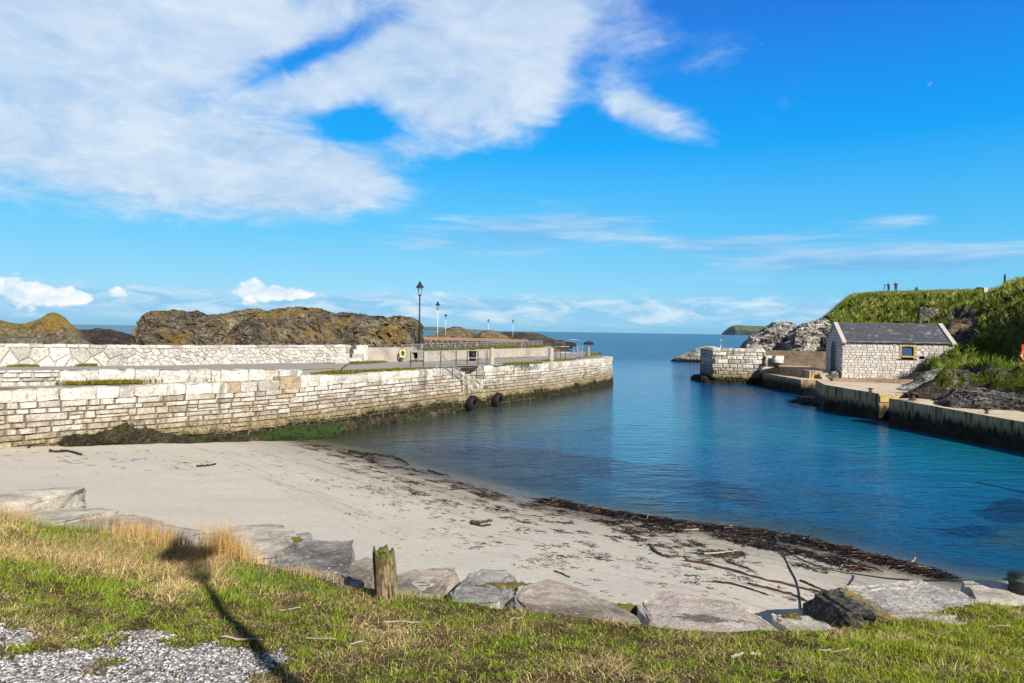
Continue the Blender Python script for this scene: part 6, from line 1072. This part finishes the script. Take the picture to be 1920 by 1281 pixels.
strands("seaweed_litter", cl_([(760, 905), (900, 960), (1050, 1010), (1200, 1060), (1350, 1090), (1480, 1120)], .9), 1300, .8, (.03, .16), (.0025, .006), .0, -.42, .5, "scattered scraps of dark seaweed over the sand", .4, 1.0)
strands("seaweed_litter", cl_([(1100, 985), (1250, 1012), (1400, 1048), (1520, 1085)], .5), 1400, .5, (.03, .22), (.0025, .007), .0, -.40, .5, "denser seaweed scraps near the kelp bank", .4, .8)
for off, nn, wd in ((0, 900, .05), (14, 420, .04), (30, 260, .05), (-8, 500, .03)): strands("seaweed_line", cl_([(560-off*.3, 828+off*.5), (660-off*.3, 853+off*.7), (800-off*.3, 898+off), (930, 936+off), (1050, 966+off), (1150, 990+off)], wd), nn, .15, (.05, .35), (.002, .006), .0, -.60, .16, ("thin dark line of seaweed at the edge of the upper shore", "second dark seaweed line along the upper shore", "third fainter seaweed line along the upper shore", "dark weed in the wash of the upper shore")[(0, 14, 30, -8).index(off)], .08, .45)
strands("seaweed_litter", cl_([(590, 885), (700, 945), (830, 1010), (950, 1040), (1080, 1070)], .45), 420, .6, (.02, .12), (.002, .005), .0, -.5, .5, "sparse seaweed scraps in the middle of the beach", .4, 1.1)
strands("seaweed_litter", cl_([(20, 845), (150, 850), (260, 870), (420, 870), (560, 850)], .9), 110, .8, (.05, .3), (.003, .006), .0, -.3, .4, "few seaweed scraps on the left of the beach", .3, .8)
def stalk(name, pts, r_, mat, label, cat, group=None, onz=None, lift=0.0):
    Q = [sand_at(*p)+(0, 0, r_*.8) if onz is None else on(p[0], p[1], onz) for p in pts]; Q = np.array(Q); c = np.arange(len(Q)); t = np.linspace(0, len(Q)-1, len(Q)*5); C = np.stack([np.interp(t, c, Q[:, k]) for k in range(3)], 1); C[1:-1] = (C[:-2]+C[1:-1]*2+C[2:])/4; C += rng.normal(0, r_*.25, C.shape); C[:, 2] += lift*np.sin(np.linspace(0, math.pi, len(C)))
    rr = r_*np.linspace(1, .55, len(C))*(1+rng.uniform(-.18, .18, len(C))); mb = MB().tube(C, rr, 7); return tag(mb.build(name, mat, None, True), label, cat, group)
KG = "loose stalks and sticks on the beach"
for pts, r_, m_, lab in (([(92, 848), (112, 849), (125, 847), (140, 851), (153, 855)], .045, m_kdark, "crooked dark stick on the sand near the left quay wall"), ([(370, 876), (385, 875), (405, 872)], .035, m_kdark, "short dark stick lying alone on the left sand"), ([(52, 841), (62, 835), (70, 829)], .03, m_kdark, "dark stick leaning at the foot of the left quay wall"),
      ([(655, 848), (690, 853), (720, 857), (738, 858), (752, 864), (766, 872)], .05, m_kdark, "forked driftwood branch half in the water at the upper shoreline"), ([(803, 884), (820, 889), (842, 894)], .035, m_kdark, "straight dark stick at the water's edge below the branch"), ([(882, 981), (900, 983), (923, 978)], .04, m_kstalk, "dark kelp holdfast lying alone mid beach"), ([(884, 984), (905, 988), (920, 986)], .03, m_kdark, "dark stick touching the lone kelp holdfast mid beach"),
      ([(1218, 1022), (1226, 1034), (1240, 1043), (1255, 1046), (1272, 1044)], .028, m_kstalk, "curved dark kelp stalk with a thick end on the grey sand"), ([(1285, 1053), (1320, 1058), (1360, 1068), (1420, 1085), (1490, 1102), (1540, 1113)], .026, m_kstalk, "longest reddish kelp stalk slanting across the sand"), ([(1335, 1092), (1370, 1096), (1410, 1107), (1440, 1118)], .018, m_kdark, "thin dark stalk below the longest kelp stalk"), ([(1402, 1096), (1440, 1105), (1490, 1118), (1520, 1134)], .022, m_kstalk, "brown kelp stalk ending beside the big dark ended slab"),
      ([(1362, 1055), (1390, 1063), (1412, 1071)], .016, m_kdark, "short straight dark stalk above the longest kelp stalk"), ([(1500, 1090), (1530, 1103), (1552, 1111)], .02, m_kstalk, "brown stalk pointing at the big dark ended slab"), ([(1040, 1072), (1055, 1078), (1068, 1084)], .018, m_kstalk, "small brown twig above the pinkish boulder"), ([(1320, 1040), (1350, 1038), (1382, 1034)], .02, m_drift, "pale peeled stalk near the inner kelp line"), ([(1240, 992), (1290, 996), (1330, 993), (1372, 988)], .02, m_drift, "long pale stalk along the front of the kelp bank"), ([(1702, 1060), (1710, 1055), (1718, 1048)], .018, m_drift, "pale twig sticking up from the right end of the kelp bank")):
    stalk("kelp_stalk" if m_ is m_kstalk else "driftwood_stick", pts, r_, m_, lab, "kelp" if m_ is m_kstalk else "driftwood", KG)
# bleached sticks in the grass
def gstick(px, py, D, L, a, r_, lab, mat=None):
    c = at(px, py, D); s = np.linspace(-.5, .5, 8); x = c[0]+L*s*math.cos(a); y = c[1]+L*s*math.sin(a); q = rng.normal(0, .012, 8); z = bank_z(x, y)+.03; mb = MB().tube(np.stack([x+q, y+q*.6, z+rng.normal(0, .006, 8)], 1), r_*.75*np.array([.6, 1, .9, 1.05, .9, .85, .7, .4]), 7); tag(mb.build("driftwood_stick", mat or m_drift, None, True), lab, "driftwood", "bleached sticks lying in the grass")
for a in ((755, 1216, 6.9, .42, -.1, .014, "bleached stick lying level in the grass below the post"), (822, 1212, 6.9, .16, 1.2, .010, "short pale stick upright beside the level stick below the post"), (455, 1252, 5.9, .42, -.12, .014, "pale stick lying at the gravel edge across the lamp shadow"), (305, 1143, 7.8, .25, -.1, .016, "small pale stick in the straw grass on the left"), (672, 1252, 5.9, .14, .9, .010, "short pale stick near the bottom middle of the grass"), (600, 1242, 6.0, .28, -.2, .010, "thin pale stick left of the short one near the bottom"), (545, 1186, 7.3, .25, .1, .010, "thin bleached twig in the grass right of the lamp shadow"),
          (1380, 1252, 5.9, .16, .6, .018, "chunky pale stick in the brown grass right of centre"), (1415, 1246, 6.0, .10, .2, .02, "stubby pale wood chip beside the chunky stick"), (1535, 1212, 6.8, .22, -.8, .012, "dark twig slanting in the grass below the small pale rock", m_kdark), (1875, 1170, 7.3, .26, -.02, .011, "pale stick in the bright grass at the right"), (1560, 1236, 6.2, .3, .0, .010, "thin pale twig low in the right hand grass"), (965, 1206, 7.0, .2, .9, .009, "thin curved twig in the dark grass at centre")): gstick(*a)
# ---- ropes
def rope(name, P, r_, mat, lab):
    P = np.array(P); c = np.arange(len(P)); t = np.linspace(0, len(P)-1, 60); C = np.stack([np.interp(t, c, P[:, k]) for k in range(3)], 1)
    for _ in range(6): C[1:-1] = (C[:-2]+2*C[1:-1]+C[2:])/4
    tag(MB().tube(C, r_, 7).build(name, mat, None, True), lab, "rope")
s1_ = lambda px, py, up=.012: sand_at(px, py)+(0, 0, up)
rope("mooring_rope", [s1_(1452, 1012, .08), s1_(1470, 1030), s1_(1500, 1050), s1_(1540, 1066), s1_(1580, 1075), s1_(1610, 1080, .03), at(1660, 1085, 10.7), at(1730, 1089, 10.1), at(1800, 1088, 9.6), tuple(stump+(-.12, 0, .2))], .013, m_rope_g, "green mooring rope running from the kelp over the big slab to the black stump")
rope("dark_rope", [s1_(1462, 1030, .05), s1_(1480, 1065), s1_(1493, 1090), s1_(1499, 1115), s1_(1502, 1143)], .011, m_rope_d, "thin dark rope hanging straight down across the sand left of the big slab")
rope("dark_rope", [on(1828, 903, .02), on(1860, 910, .02), on(1925, 924, .02), on(1990, 938, .02)], .011, m_rope_d, "thin dark rope floating on the water at the right edge")
# ---- sea air: far land fades a little to blue
sea_air()
